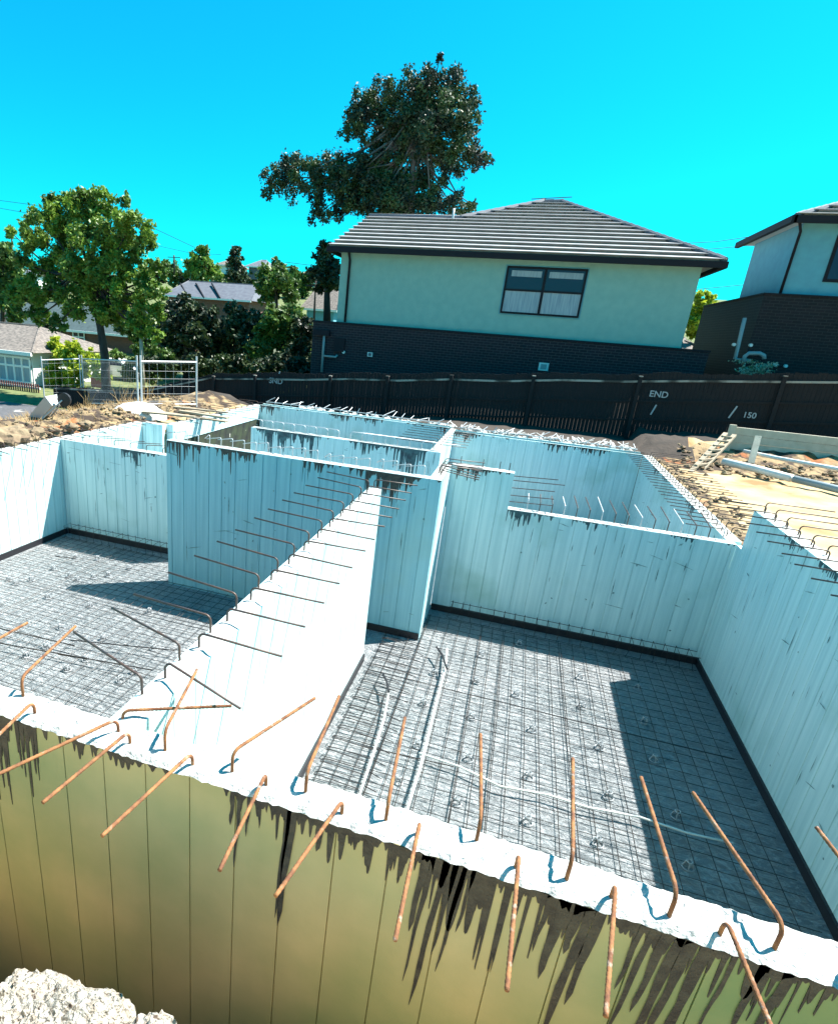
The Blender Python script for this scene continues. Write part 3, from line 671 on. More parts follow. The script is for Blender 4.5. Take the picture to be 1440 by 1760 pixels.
tree('shrub', 'bright yellow green shrub between the cottage and the temporary fence', 30.5, [(165,625,16),(150,610,16),(95,590,14),(125,595,14),(175,645,14),(90,665,18),(115,672,18),(145,672,14),(85,600,18),(110,612,24),(80,625,22),(128,628,22),(100,645,26),(75,650,16),(130,655,18),(148,640,12),(112,600,12)], [(105,690),(105,665),(105,640)], 'leaf_yellow', .17, 12000, tw=.08, cat='shrub', limbs=False, hollow_=.1)
tree('shrub', 'green shrub beside the parked white car under the street tree', 33, [(200,612,14),(285,610,16),(265,605,16),(240,598,14),(225,625,20),(250,622,22),(275,630,18),(235,645,16),(262,645,18),(215,640,12)], [(245,680),(245,650),(245,630)], 'leaf_mid', .17, 3000, tw=.08, cat='shrub', limbs=False, hollow_=.1)
H_ = 'trees and hedges in front of the slate roofed house'
tree('hedge_tree', 'dark rounded tree left of the hedge, right of the pole', 40, [(300,545,30),(330,535,28),(310,575,34),(345,570,34),(290,590,24),(330,600,30),(360,545,22),(300,620,26),(335,628,26),(275,610,20),(360,610,24),(315,520,18),(280,560,18)], [(320,650),(320,600),(320,560)], 'leaf_dark', .26, 6000, tw=.25, group=H_, hollow_=.1)
tree('hedge_tree', 'dark hedge tree in the middle with light green tips', 41, [(395,560,28),(420,550,26),(400,590,32),(430,585,32),(375,580,24),(385,610,26),(440,560,24),(375,625,24),(405,630,26),(435,625,26),(365,595,24),(400,530,14)], [(405,650),(405,600),(405,570)], 'leaf_dark', .26, 6000, tw=.25, group=H_, hollow_=.1)
tree('hedge_tree', 'bushy tree touching the corner of the brick house', 38, [(470,545,22),(495,545,26),(515,555,20),(460,575,26),(495,580,30),(520,585,18),(470,610,24),(500,612,24),(445,600,20),(465,632,20),(495,635,20),(515,625,14),(525,600,12)], [(485,650),(485,600),(485,565)], 'leaf_mid', .24, 6500, tw=.25, group=H_, hollow_=.1)
tree('small_tree', 'bright green tree behind the hedge in front of the far hilltop houses', 60, [(470,480,26),(450,490,18),(492,490,22),(475,460,16),(500,510,14),(462,510,18)], [(475,560),(475,510),(475,485)], 'leaf_mid', .32, 3500, tw=.25, hollow_=.1)
tree('small_tree', 'bright green rounded tree left of the slate roofed house', 80, [(345,440,17),(330,460,18),(358,460,18),(345,475,20),(370,470,10)], [(345,520),(345,480),(345,450)], 'leaf_green', .42, 3500, tw=.3, hollow_=.1)
tree('conifer', 'narrow dark conifer on the skyline right of the rounded green tree', 95, [(405,430,9),(404,445,12),(406,462,15),(398,475,14),(414,478,14)], [(405,500),(405,470),(405,435)], 'leaf_dark', .4, 2000, tw=.3, hollow_=.1)
tree('conifer', 'broad dark cypress against the left end of the tiled house roof', 42, [(562,425,12),(556,445,18),(566,460,20),(550,465,16),(570,485,18),(556,490,16)], [(562,560),(562,500),(562,440)], 'leaf_dark', .24, 4000, tw=.3, hollow_=.1)
tree('shrub', 'yellow green bush in the gap between the two rendered houses', 44, [(1207,512,12),(1215,525,12),(1200,535,14),(1190,555,14),(1198,572,12),(1208,545,12)], [(1198,610),(1198,580),(1200,540)], 'leaf_yellow', .2, 3000, tw=.1, cat='shrub', limbs=False, hollow_=.1)
tree('hedge', 'low dark hedge between the dark trees and the fence', 33, [(265+i*21, 628+5*math.sin(i*1.7), 21) for i in range(13)], [(400,660),(400,640),(400,630)], 'leaf_dark', .2, 9000, tw=.08, cat='hedge', limbs=False, hollow_=.05)
tree('hedge_tree', 'dark leafy tree between the hedge and the corner of the brick house', 37, [(520,560,18),(530,585,16),(515,600,22),(528,620,14),(505,640,18),(450,640,22)], [(515,655),(515,610),(518,570)], 'leaf_dark', .2, 4500, tw=.2, group=H_, hollow_=.1)
tree('shrub', 'dark bush below the brick house window, left of the trunk', 40, [(70,575,16),(95,580,18),(40,590,14),(60,600,14),(120,590,14),(85,560,12)], [(80,640),(80,600),(80,580)], 'leaf_dark', .2, 3500, tw=.1, cat='shrub', limbs=False, hollow_=.1)
tree('leafy_tree', 'mid green tree beside the brick house chimney, behind the street tree', 44, [(215,560,20),(250,560,22),(280,540,20),(235,585,18),(270,580,20),(290,570,14)], [(250,640),(250,600),(250,560)], 'leaf_mid', .2, 5000, tw=.2, hollow_=.1)
# far tree line on the hill
FT = 'far trees on the skyline'
for i, (px, py, r_, k_) in enumerate([(-20,455,16,0),(15,440,12,1),(300,462,14,0),(283,455,10,2),(318,475,12,1),(382,480,12,0),(425,485,12,1),(440,468,10,0),(520,480,14,0),(535,468,10,1),(265,470,14,1),(505,468,10,2),(390,495,12,2),(548,500,10,2)]):
    tree('far_tree', 'small distant %s tree on the skyline, %s' % (['green','dark green','olive'][k_], ['beyond the left picture edge','at the left picture edge by the pole','just right of the street tree','touching the street tree','left of the rounded green tree','right of the rounded green tree','below the dark conifer','left of the far hip roof','beside the grey roofs','topmost by the cypress','behind the street tree crown','left of the grey roofs','above the slate roof','against the cypress'][i]), 120, [(px,py,r_),(px+r_*.7,py+r_*.6,r_*.8),(px-r_*.7,py+r_*.6,r_*.8),(px,py+r_*1.3,r_)], [(px,py+r_*3),(px,py+r_),(px,py)], ['leaf_mid','leaf_dark','leaf_mid'][k_], .5, 900, tw=.3, group=FT, limbs=False, hollow_=.1)
# a hill wood behind everything low on the skyline
wd = MB()
for i in range(90):
    px = -60 + i * 7.2; leaves(wd, at(px, 497 + 6*math.sin(i*.9) + px*.03, 150 + (i*13 % 30)), 5.5, 260, .7, 1.0, 12, .1)
tag(wd.build('hill_wood', M['leaf_dark']), 'low wooded skyline on the hill behind the left houses', 'wood', kind='stuff')

# ---------------------------------------------------------------- roofs with stepped tile courses
def slope(mb, e0, e1, r0, r1, course=.33, th=.06):
    """stepped courses from eave e0-e1 to ridge r0-r1 (r0==r1 for a hip triangle)"""
    e0, e1, r0, r1 = map(Vector, (e0, e1, r0, r1))
    n_ = max(2, int(((r0+r1)/2 - (e0+e1)/2).length / course))
    nrm = (e1-e0).cross(r0-e0).normalized()
    if nrm.z < 0: nrm = -nrm
    for i in range(n_):
        a0 = e0.lerp(r0, i/n_); a1 = e1.lerp(r1, i/n_); b0 = e0.lerp(r0, (i+1)/n_); b1 = e1.lerp(r1, (i+1)/n_)
        v = [a0, a1, a0+nrm*th, a1+nrm*th, b0+nrm*.004, b1+nrm*.004, b0, b1]
        mb.add(v, [(0,1,3,2), (2,3,5,4), (0,2,4,6), (1,5,7,3)] if (b0-b1).length > .02 else [(0,1,3,2), (2,3,4), (0,2,4,6), (1,7,3)])
def ridge(mb, a, b_, r=.11):
    a = Vector(a); b_ = Vector(b_); k = max(2, int((b_-a).length/.42))
    for i in range(k):
        p = a.lerp(b_, i/k); q = a.lerp(b_, (i+1.12)/k); mb.tube([p + Vector((0,0,.02)), q + Vector((0,0,.045))], r, 7)

# ---- main rendered house
HX0, HX1, HY = -8.82, 5.67, 28.0
H = thing('rendered_house', 'pale green rendered house with a striped grey tile roof over dark brick, behind the fence', 'house', (-1.5, 28, 2.6))
MB().box(HX0, HX1, HY, 38.5, 5.40, 8.42).build('upper_wall', M['render'], H)
MB().box(-9.83, 6.62, 27.62, 38.6, 2.2, 5.32).build('brick_wall', M['brick_dark'], H)
MB().box(-9.86, 6.65, 27.58, 38.62, 5.323, 5.398).build('ledge', M['trim'], H)
E0, ZE = 27.42, 8.50
k22 = math.tan(math.radians(22))
ex0, ex1 = -9.28, 6.3; yb = 39.0
ar = Vector((-.72, 36.15, ZE + (36.15-E0)*k22)); ar2 = Vector((.2, 36.15, ar.z))
# front wing ridge (lower, left)
lr = Vector((-9.5+.6, 32.75, ZE + (32.75-E0)*k22)); lj = Vector((-4.32, 32.5, ZE + (32.5-E0)*k22))
rt = MB()
slope(rt, (ex0, E0, ZE), (-4.32, E0, ZE), lr, lj, th=.07)
slope(rt, (-4.32, E0, ZE), (-.72, E0, ZE), lj, ar, .33, .07) if False else None
# front plane right of the junction, split so that courses stay level
def level_slope(mb, xl, xr, y0_, z0_, y1_, kk, course=.56, th=.13):
    """xl(y), xr(y) give the left and right limits of the plane; courses stay level"""
    n_ = int((y1_-y0_) / course / math.cos(math.atan(kk))); dy = (y1_-y0_)/n_
    nr = Vector((0, -kk, 1)).normalized()
    for i in range(n_):
        ya, yb_ = y0_+i*dy, y0_+(i+1)*dy
        a0 = Vector((xl(ya), ya, z0_+(ya-y0_)*kk)); a1 = Vector((xr(ya), ya, a0.z)); b0 = Vector((xl(yb_), yb_, z0_+(yb_-y0_)*kk)); b1 = Vector((xr(yb_), yb_, b0.z))
        g0 = a0 + nr*th*.78; g1 = a1 + nr*th*.78; h0 = g0.lerp(b0, .25); h1 = g1.lerp(b1, .25)
        mb.add([g0, g1, a0+nr*th, a1+nr*th, b0+nr*.004, b1+nr*.004, h0, h1, h0-nr*th*.9, h1-nr*th*.9], [(0,1,3,2), (2,3,5,4), (1,0,6,7), (8,9,7,6)])
        mb.add([a0-nr*.02, a1-nr*.02, b1-nr*.02, b0-nr*.02], [(0,1,2,3)])
rt = MB()
YR = 36.15
def XL(y):
    if y <= 32.6: return -9.28 + (y-E0)/(32.6-E0)*(-8.95+9.28)
    return -4.35 + (y-32.6)/(YR-32.6)*(-.72+4.35)
def XR(y): return 6.3 + (y-E0)/(YR-E0)*(.2-6.3)
level_slope(rt, XL, XR, E0, ZE, 32.6, k22)
level_slope(rt, XL, XR, 32.6, ZE+(32.6-E0)*k22, YR, k22)
ro = rt.build('roof', M['tile'], H)
# remaining planes (sides and back) as plain tiled planes
zl = ZE + (32.6-E0)*k22; za = ZE + (YR-E0)*k22
pl = MB()
pl.add([(6.3, E0, ZE), (6.3, 45, ZE), (.2, YR, za), (-9.28, 45, ZE), (-.72, YR, za), (-9.28, E0, ZE), (-8.95, 32.6, zl), (-4.35, 32.6, zl), (-9.28, 38, ZE)],
       [(0,1,2), (1,3,4,2), (5,8,6), (6,8,3,7), (7,3,4)])
pl.build('rear_roof', M['tile'], H)
MB().box(-9.2, 6.2, E0+.1, 38.9, ZE-.06, ZE-.03).build('soffit', M['soffit'], H)
gt = MB(); gt.box(-9.32, 6.36, E0-.1, E0+.06, ZE-.2, ZE+.02); gt.box(6.22, 6.38, E0+.06, 39, ZE-.2, ZE+.02); gt.box(-9.34, -9.2, E0+.06, 39, ZE-.2, ZE+.02)
gt.build('gutter', M['trim'], H)
rd = MB(); ridge(rd, (-8.95, 32.6, zl), (-4.35, 32.6, zl), .09); ridge(rd, (-4.35, 32.6, zl+.02), (-.72, YR, za)); ridge(rd, (-.72, YR, za), (.2, YR, za)); ridge(rd, (6.25, E0+.03, ZE+.05), (.2, YR, za), .12)
rd.build('ridge_capping', M['slate'], H)
def downpipe(px, y, z0_, z1_, parent, m='trim', r=.055):
    MB().tube([(px, y-.48, z1_+.25), (px, y-.3, z1_+.1), (px, y-.08, z1_-.15), (px, y-.08, z0_)], r, 8).build('downpipe', M[m], parent, True)
downpipe(-8.38, 28, 5.42, 8.2, H)
# window 2 x 2
wx0, wx1, wz0, wz1 = -1.48, 1.6, 6.30, 8.07
fr = MB(); fw = .075
for x in (wx0, (wx0+wx1)/2-.0, wx1): fr.box(x-fw/2-(.03 if x not in (wx0, wx1) else 0), x+fw/2, 27.93, 28.0, wz0, wz1)
for z in (wz0, 7.2, wz1): fr.box(wx0-fw/2, wx1+fw/2, 27.925, 27.995, z-fw/2, z+fw/2)
wf = fr.build('window', M['trim'], H)
for x0, x1 in ((wx0+.04, .02), (.1, wx1-.04)):
    for z0_, z1_ in ((wz0+.04, 7.16), (7.24, wz1-.04)):
        MB().box(x0, x1, 27.96, 27.972, z0_, z1_).build('pane', M['curtain'] if z0_ < 7 else M['glass'], wf)
# curtain blinds in the top panes
for x0, x1 in ((-1.3, -.1), (.2, 1.5)): MB().box(x0, x1, 27.953, 27.958, 7.72, 7.95).build('blind', M['curtain'], wf)
sr = MB()
for a in ((wx0-.09, wx1+.09, wz1+.05, wz1+.09), (wx0-.09, wx0-.05, wz0-.05, wz1+.05), (wx1+.05, wx1+.09, wz0-.05, wz1+.05), (wx0-.09, wx1+.09, wz0-.09, wz0-.05)):
    sr.box(a[0], a[1], 27.97, 27.999, a[2], a[3])
sr.build('window_surround', M['render2'], H)
# fittings on the brick
MB().tube([(-9.2, 27.5, 3.1), (-9.2, 27.5, 4.3), (-9.2, 27.5, 4.75)], .06, 8).build('drain_pipe', M['pvc'], H, True)
MB().tube([(-9.2, 27.5, 3.85), (-8.55, 27.5, 3.85), (-8.5, 27.5, 3.95)], .05, 8).build('drain_pipe', M['pvc'], H, True)
MB().box(-9.75, -8.95, 27.4, 27.61, 4.75, 5.0).build('meter_box', M['trim'], H)
MB().box(-8.7, -8.2, 27.5, 27.61, 4.1, 4.7).build('meter_box', M['trim'], H)
for px, py, s_ in ((636, 609, .12), (934, 630, .2)):
    p = at(px, py, 27.6); vo = MB().box(p.x-s_, p.x+s_, 27.56, 27.61, p.z-s_*.8, p.z+s_*.8).build('vent', M['pvcw'], H)
    MB().box(p.x-s_*.6, p.x+s_*.6, 27.55, 27.559, p.z-s_*.5, p.z+s_*.5).build('grille', M['slate' if px < 700 else 'pvc'], vo)
p = at(591, 605, 27.6); MB().tube([(p.x, 27.61, p.z), (p.x, 27.52, p.z)], .07, 10).build('tap_cover', M['pvcw'], H)
MB().tube([tuple(at(777, 386, 32.2)), tuple(at(780, 358, 32.2))], .055, 8).build('roof_vent', M['galv'], H, True)
aa = at(935, 353, 37); MB().tube([aa, aa+Vector((0,0,.35)), ], .02, 5).build('aerial_mast', M['trim'], H)
MB().tube([aa+Vector((-.7,0,.3)), aa+Vector((1.3,0,.42))], .02, 5).build('aerial', M['trim'], H)

# ---- second house at the right edge
H2 = thing('rendered_house', 'partly visible blue grey rendered house with dark brick base at the right edge', 'house', (11, 30, 2.6))
MB().box(8.52, 22, 28.0, 33.2, 7.56, 10.0).build('upper_wall', M['render2'], H2)
MB().box(7.86, 22, 27.6, 36.2, 2.4, 7.5).build('brick_wall', M['brick_dark2'], H2)
MB().box(7.82, 22.0, 27.56, 36.2, 7.503, 7.557).build('ledge', M['trim'], H2)
z2 = 10.06
rt = MB(); k2 = math.tan(math.radians(22))
level_slope(rt, lambda y: 8.05 + (y-27.45), lambda y: 22.5, 27.45, z2, 31, k2)
rt.build('roof', M['tile'], H2)
MB().add([(8.05, 27.45, z2), (8.05, 33.8, z2), (11.6, 31, z2+3.55*k2), (22.5, 33.8, z2), (22.5, 31, z2+3.55*k2)], [(0,2,1), (1,2,4,3)]).build('side_roof', M['tile'], H2)
gt = MB(); gt.box(8.0, 22.5, 27.36, 27.5, z2-.2, z2+.03); gt.box(7.92, 8.08, 27.36, 33.85, z2-.2, z2+.03); gt.build('gutter', M['trim'], H2)
MB().box(8.1, 22.4, 27.52, 33.7, z2-.10, z2-.06).build('soffit', M['soffit'], H2)
rd = MB(); ridge(rd, (8.05, 27.45, z2), (11.6, 31, z2+3.55*k2), .1); rd.build('ridge_capping', M['slate'], H2)
MB().tube([(8.2, 27.5, z2-.1), (8.46, 27.9, z2-.4), (8.44, 27.93, 7.56)], .05, 8).build('downpipe', M['trim'], H2, True)
wl = at(1420, 470, 28); MB().box(wl.x-.05, wl.x+2, 27.96, 28.0, 8.05, 9.6).build('window', M['trim'], H2)
MB().box(wl.x+.05, wl.x+1.9, 27.945, 27.955, 8.15, 9.5).build('pane', M['glass'], H2)
p0, p1, p2 = at(1280, 546, 27.4), at(1263, 616, 27.4), at(1290, 620, 27.4)
MB().tube([p0, p1, p2], .07, 8).build('drain_pipe', M['pvc'], H2, True)
q = [at(a, b_, 27.3) for a, b_ in ((1278,622),(1280,612),(1287,607),(1305,607),(1313,611),(1313,617))]
MB().tube(q, .075, 8).build('drain_pipe', M['pvc'], H2, True)
for px, py in ((1291,593),(1262,592),(1333,627),(1351,629)):
    p = at(px, py, 27.4); MB().tube([p, p+Vector((0,.15,0))], .06, 8).build('pipe_end', M['pvcw'], H2)
fl = MB()
pp = at(1298, 632, 26.5); leaves(fl, pp, (.8, .3, .28), 500, .06, 1, 20, .1)
tag(fl.build('flowering_shrub', mat('white_flower', (.5, .52, .42), (.1, .14, .05), 6)), 'small shrub with white flowers below the curved grey pipe', 'shrub')

# ---------------------------------------------------------------- left background houses
def gable(name, label, x0, x1, y0, y1, zb, ze, zr, wallm, roofm, hip=1.5, over=.5):
    t = thing(name, label, 'house', ((x0+x1)/2, y0, zb))
    MB().box(x0, x1, y0, y1, zb, ze).build('wall', M[wallm], t)
    a, b_, c_, d = x0-over, x1+over, y0-over, y1+over; ym = (y0+y1)/2
    rr = MB(); rr.add([(a,c_,ze), (b_,c_,ze), (b_,d,ze), (a,d,ze), (a+hip,ym,zr), (b_-hip,ym,zr)], [(0,1,5,4), (1,2,5), (2,3,4,5), (3,0,4), (3,2,1,0)])
    rf = rr.build('roof', M[roofm], t)
    rc = MB()
    for p, q in (((a,c_,ze),(a+hip,ym,zr)), ((b_,c_,ze),(b_-hip,ym,zr)), ((a+hip,ym,zr),(b_-hip,ym,zr))): rc.tube([p, q], .08, 6)
    rc.build('ridge_capping', M[roofm], rf)
    MB().box(a, b_, c_-.12, c_, ze-.18, ze+.02).build('gutter', M['white' if wallm != 'trim' else 'trim'], t)
    return t
def win(t, px0, px1, py0, py1, Y, nx=2, nz=2, fm='white', curt=False):
    a = at(px0, py1, Y); b_ = at(px1, py0, Y); fr = MB()
    for i in range(nx+1):
        x = a.x + (b_.x-a.x)*i/nx; fr.box(x-.06, x+.06, Y-.1, Y-.01, a.z, b_.z)
    for i in range(nz+1):
        z = a.z + (b_.z-a.z)*(i if nz != 2 or i != 1 else 1.3)/nz; fr.box(a.x-.06, b_.x+.06, Y-.105, Y-.012, z-.06, z+.06)
    f_ = fr.build('window', M[fm], t)
    MB().box(a.x, b_.x, Y-.05, Y-.03, a.z, b_.z).build('pane', M['curtain' if curt else 'glass'], f_)
# cottage
a = at(62, 612, 29); bz = at(62, 606, 29).z
CT = gable('cottage', 'white cottage with a weathered grey tile roof at the left edge', a.x-9, a.x-.3, 29, 36, .3, bz, bz+1.35, 'white', 'grey_roof', 3.0, .5)
win(CT, -12, 52, 616, 650, 28.98, 5, 2, 'white', True)
# brick house behind the street tree
e = at(150, 569, 50)
BH = gable('brick_house', 'red brick house with a dark teal roof behind the street tree', at(-20, 560, 50).x, at(285, 578, 50).x, 50, 58, .8, e.z, e.z+2.4, 'brick_red', 'teal_roof', 3, .6)
win(BH, 128, 145, 568, 600, 49.95, 2, 2)
p = at(203, 545, 52); MB().box(p.x-.5, p.x+.5, 53, 54, p.z-1, p.z+1.6).build('chimney', M['brick_red'], BH)
e = at(360, 512, 72)
SH = gable('slate_house', 'low house with a blue grey slate hip roof above the hedge', at(290, 505, 72).x, at(428, 515, 72).x, 72, 80, e.z-3, e.z, at(350, 484, 76).z, 'brick_red', 'slate', 1.2, .6)
for px in (318, 345, 372): 
    MB().tube([at(px-8, 487, 75), at(px+6, 512, 71.3)], .12, 5).build('ridge_capping', M['trim'], SH)
e = at(540, 520, 62)
gable('grey_house', 'distant house with mottled grey roof left of the tiled house', at(528, 520, 62).x, at(575, 520, 62).x, 62, 70, e.z-3, e.z-.6, at(545, 480, 66).z, 'render2', 'grey_roof', .8, .5)
e = at(400, 455, 120)
gable('hilltop_house', 'far pale hilltop house behind the dark conifer', at(376, 450, 120).x, at(396, 450, 120).x, 120, 128, at(385, 480, 120).z, at(385, 455, 120).z, at(385, 444, 124).z, 'white', 'grey_roof', 1.5, .5)
gable('hilltop_house', 'far bluish hilltop house right of the dark conifer', at(428, 450, 118).x, at(452, 450, 118).x, 118, 126, at(440, 480, 118).z, at(440, 458, 118).z, at(440, 446, 122).z, 'slate', 'slate', 1.5, .5)
gable('hillside_house', 'pale flat hillside house glimpsed above the left tree', at(0, 470, 90).x, at(64, 475, 90).x, 90, 98, at(30, 485, 90).z-1, at(30, 469, 90).z, at(30, 462, 94).z, 'white', 'slate', 2, .5)
e = at(1186, 598, 40)
gable('neighbour_house', 'sliver of a low tiled house seen between the two rendered houses', at(1170, 598, 42).x, at(1215, 598, 42).x, 42, 50, 2.5, at(1190, 604, 42).z, at(1186, 582, 46).z, 'white', 'brick_red' if 0 else 'grey_roof', 1.2, .3)

# parked car
def car(loc, label):
    t = thing('parked_car', label, 'car', loc)
    prof = [(-2.1,.3),(-2.15,.75),(-1.9,.92),(-1.1,1.0),(-.55,1.42),(.7,1.45),(1.35,1.02),(2.05,.9),(2.15,.6),(2.1,.3)]
    mb = MB(); k = len(prof)
    ys_ = ((-.82, 0), (-.86, .5), (.86, .5), (.82, 0))
    v = []
    for yy in (-.85, .85):
        for x, z in prof: v.append((x+loc[0], yy*(.82 if z > 1.1 else 1)+loc[1], z+loc[2]))
    mb.add(v, [tuple(range(k))[::-1], tuple(range(k, 2*k))] + [(i, (i+1) % k, (i+1) % k + k, i+k) for i in range(k)])
    mb.build('body', M['white'], t)
    wn = MB(); 
    wn.add([(loc[0]+x, loc[1]-.865+.02*(z > 1.2)+(.0 if z < 1.1 else .14), loc[2]+z) for x, z in ((-.95,1.02),(-.5,1.36),(.62,1.38),(1.15,1.02))], [(0,3,2,1)]); wn.build('side_window', M['glass'], t)
    for x in (-1.35, 1.35):
        MB().tube([(loc[0]+x, loc[1]-.9, loc[2]+.32), (loc[0]+x, loc[1]-.68, loc[2]+.32)], .32, 14).build('wheel', M['black'], t)
cl = at(203, 668, 37); car((cl.x, 37, .45), 'white car parked under the street tree behind the fence')
p = at(172, 656, 31)
rp_ = thing('sign_board', 'faded red board behind the temporary fence left of the trunk', 'board', (p.x, 31, .4))
MB().box(at(156,656,31).x, at(184,656,31).x, 31, 31.05, at(170,666,31).z, at(170,645,31).z).build('board', M['red'], rp_)
MB().box(p.x-.04, p.x+.04, 31.05, 31.12, 0, at(170,650,31).z).build('post', M['timber'], rp_)
# cottage picket fence
pk = thing('picket_fence', 'low dark red picket fence in front of the white cottage', 'fence', (-27, 27, .4))
mb = MB(); x = at(-40, 670, 27).x; xe = at(68, 665, 27).x
zt, zb_ = at(30, 656, 27).z, at(30, 674, 27).z
while x < xe: mb.box(x, x+.08, 26.97, 27, zb_, zt); x += .16
mb.build('pickets', M['redwood'], pk)
MB().box(at(-40, 670, 27).x, xe, 27.0, 27.06, (zt+zb_)/2, (zt+zb_)/2+.12).build('rail', M['white'], pk)

# ---------------------------------------------------------------- poles and wires
def pole(px, pt, pb, Y, label, r=.12, arm=0, m='pole'):
    a = at(px[0], pb, Y); b_ = at(px[1], pt, Y); t = thing('power_pole', label, 'pole', tuple(a))
    MB().tube([a, b_], r, 8, [r, r*.75]).build('post', M[m], t, True)
    if arm: MB().bar(b_ + Vector((-arm,0,-.4)), b_ + Vector((arm,0,-.4)), .12).build('crossarm', M[m], t)
pole((247,241), 552, 690, 27, 'bare pale timber pole right of the street tree', .11)
pole((22,20), 406, 470, 110, 'distant power pole at the far left skyline', .18, 1.6, 'bark')
pole((300,299), 438, 470, 110, 'small distant power pole right of the street tree', .18, 1.4, 'bark')
pole((539,543), 482, 560, 50, 'dark power pole left of the tiled house', .1, .9, 'bark')
wi = 0
for pts, Y, lb in ((((-30,340),(60,352),(155,380)), 60, 'upper thin wire at the left above the street tree'), (((-30,352),(60,368),(155,392)), 60, 'lower thin wire at the left above the street tree'),
               (((180,330),(250,385),(335,425)), 60, 'thin wire sloping down right of the street tree'), (((262,420),(330,435),(380,437)), 80, 'thin wire towards the rounded green tree'),
               (((490,450),(530,455),(570,456)), 60, 'thin wire left of the tiled house'), (((1150,419),(1230,415),(1320,402)), 60, 'upper wire between the two rendered houses'), (((1190,430),(1240,426),(1320,418)), 60, 'lower wire between the two rendered houses'), (((1195,497),(1240,493),(1290,488)), 55, 'lowest wire above the yellow bush')):
    tag(MB().tube([at(a, b_, Y) for a, b_ in pts], .022, 4).build('overhead_wire', M['trim']), lb, 'wire', 'overhead wires')

# ---------------------------------------------------------------- fences
def fence_top(x):      # top of the palings at y = 24
    return 2.88 + (x + 12.9) * (4.95 - 2.88) / (9.4 + 12.9) + .03*math.sin(x*1.7)
def paling(x0, x1, Y, topf, botf, label, name='paling_fence', posts=(), slope_y=0, rail=(0.18,), w_=.13):
    t = thing(name, label, 'fence', ((x0+x1)/2, Y, botf((x0+x1)/2)), 'dark paling fences')
    mb = MB(); rs = random.Random(int(x0*3)); x = x0
    while x < x1:
        y_ = Y + slope_y*(x-x0); zt = topf(x) + rs.uniform(-.025, .025); zb = botf(x); o = rs.uniform(0, .012)
        mb.box(x, x+w_*.94, y_+o, y_+o+.02, zb, zt); x += w_
    mb.box(x0, x1, Y+.035, Y+.045, 0, 0.01) if False else None
    mb.build('palings', M['fence'], t)
    for k, dz in enumerate(rail):
        rr = MB(); n_ = max(1, int((x1-x0)/2))
        for i in range(n_):
            a = x0+(x1-x0)*i/n_; b_ = x0+(x1-x0)*(i+1)/n_
            za = topf(a)-dz; zb = topf(b_)-dz
            rr.bar((a, Y+slope_y*(a-x0)-.03, za), (b_, Y+slope_y*(b_-x0)-.03, zb), .045, .07)
        rr.build('rail', M['fence_cap'] if k == 0 else M['fence'], t)
    for px in posts:
        y_ = Y + slope_y*(px-x0)
        MB().box(px-.06, px+.06, y_-.14, y_-.055, botf(px)-.1, topf(px)-.12).build('post', M['fence'], t)
        MB().box(px-.065, px+.065, y_-.145, y_-.05, topf(px)-.118, topf(px)-.085).build('post_cap', M['fence_cap'], t)
    return t
PF = paling(-12.95, 13.5, 24, lambda x: fence_top(x), lambda x: 1.2 + (x+12.9)*.06 if x < 0 else 1.95, 'long dark paling fence below the rendered houses, with painted marks', posts=(-11.0, -7.6, -5.2, -2.7, .3, 3.85, 8.1, 11.5), rail=(.26, .95, 1.6))
lo_ = lambda x: 1.45 + (x+21.6)*.085
paling(-21.8, -17.0, 24, lambda x: 1.42+(x+21.6)*.06, lambda x: -.1, 'low dark fence at the left behind the temporary fence', posts=(-21.7, -19.2), rail=(.1,))
paling(-17.0, -12.95, 24, lambda x: 1.75 + (x+17.0)*.27, lambda x: .1, 'sloping dark fence section stepping up to the long fence', posts=(-15.2, -13.0), rail=(.15,))
# painted words and marks on the long fence
def word(txt, px, py, size, rot=0):
    cu = bpy.data.curves.new('painted_mark', 'FONT'); cu.body = txt; cu.size = size; cu.extrude = .003; cu.align_x = 'CENTER'; cu.align_y = 'CENTER'; cu.offset = .004
    o = bpy.data.objects.new('tmp', cu); COL.objects.link(o); p = at(px, py, 23.96)
    bpy.context.view_layer.update(); me = bpy.data.meshes.new_from_object(o.evaluated_get(bpy.context.evaluated_depsgraph_get())); bpy.data.objects.remove(o)
    me.materials.clear(); me.materials.append(M['bar_paint'])
    q = bpy.data.objects.new('painted_word', me); COL.objects.link(q)
    q.parent = PF; q.location = p - PF.location; q.rotation_euler = (math.pi/2, rot, 0)
word('SND', 474, 655, .32); word('END', 1132, 678, .30); word('150', 1288, 714, .27)
for px, py, dx, dz in ((1122, 704, .07, .36), (1258, 708, .10, .42), (480, 640, .03, .1)):
    p = at(px, py, 23.96); MB().bar((p.x-dx*.5, 23.965, p.z-dz/2), (p.x+dx, 23.965, p.z+dz/2), .05, .006, up=(0,1,0)).build('painted_mark', M['bar_paint'], PF)
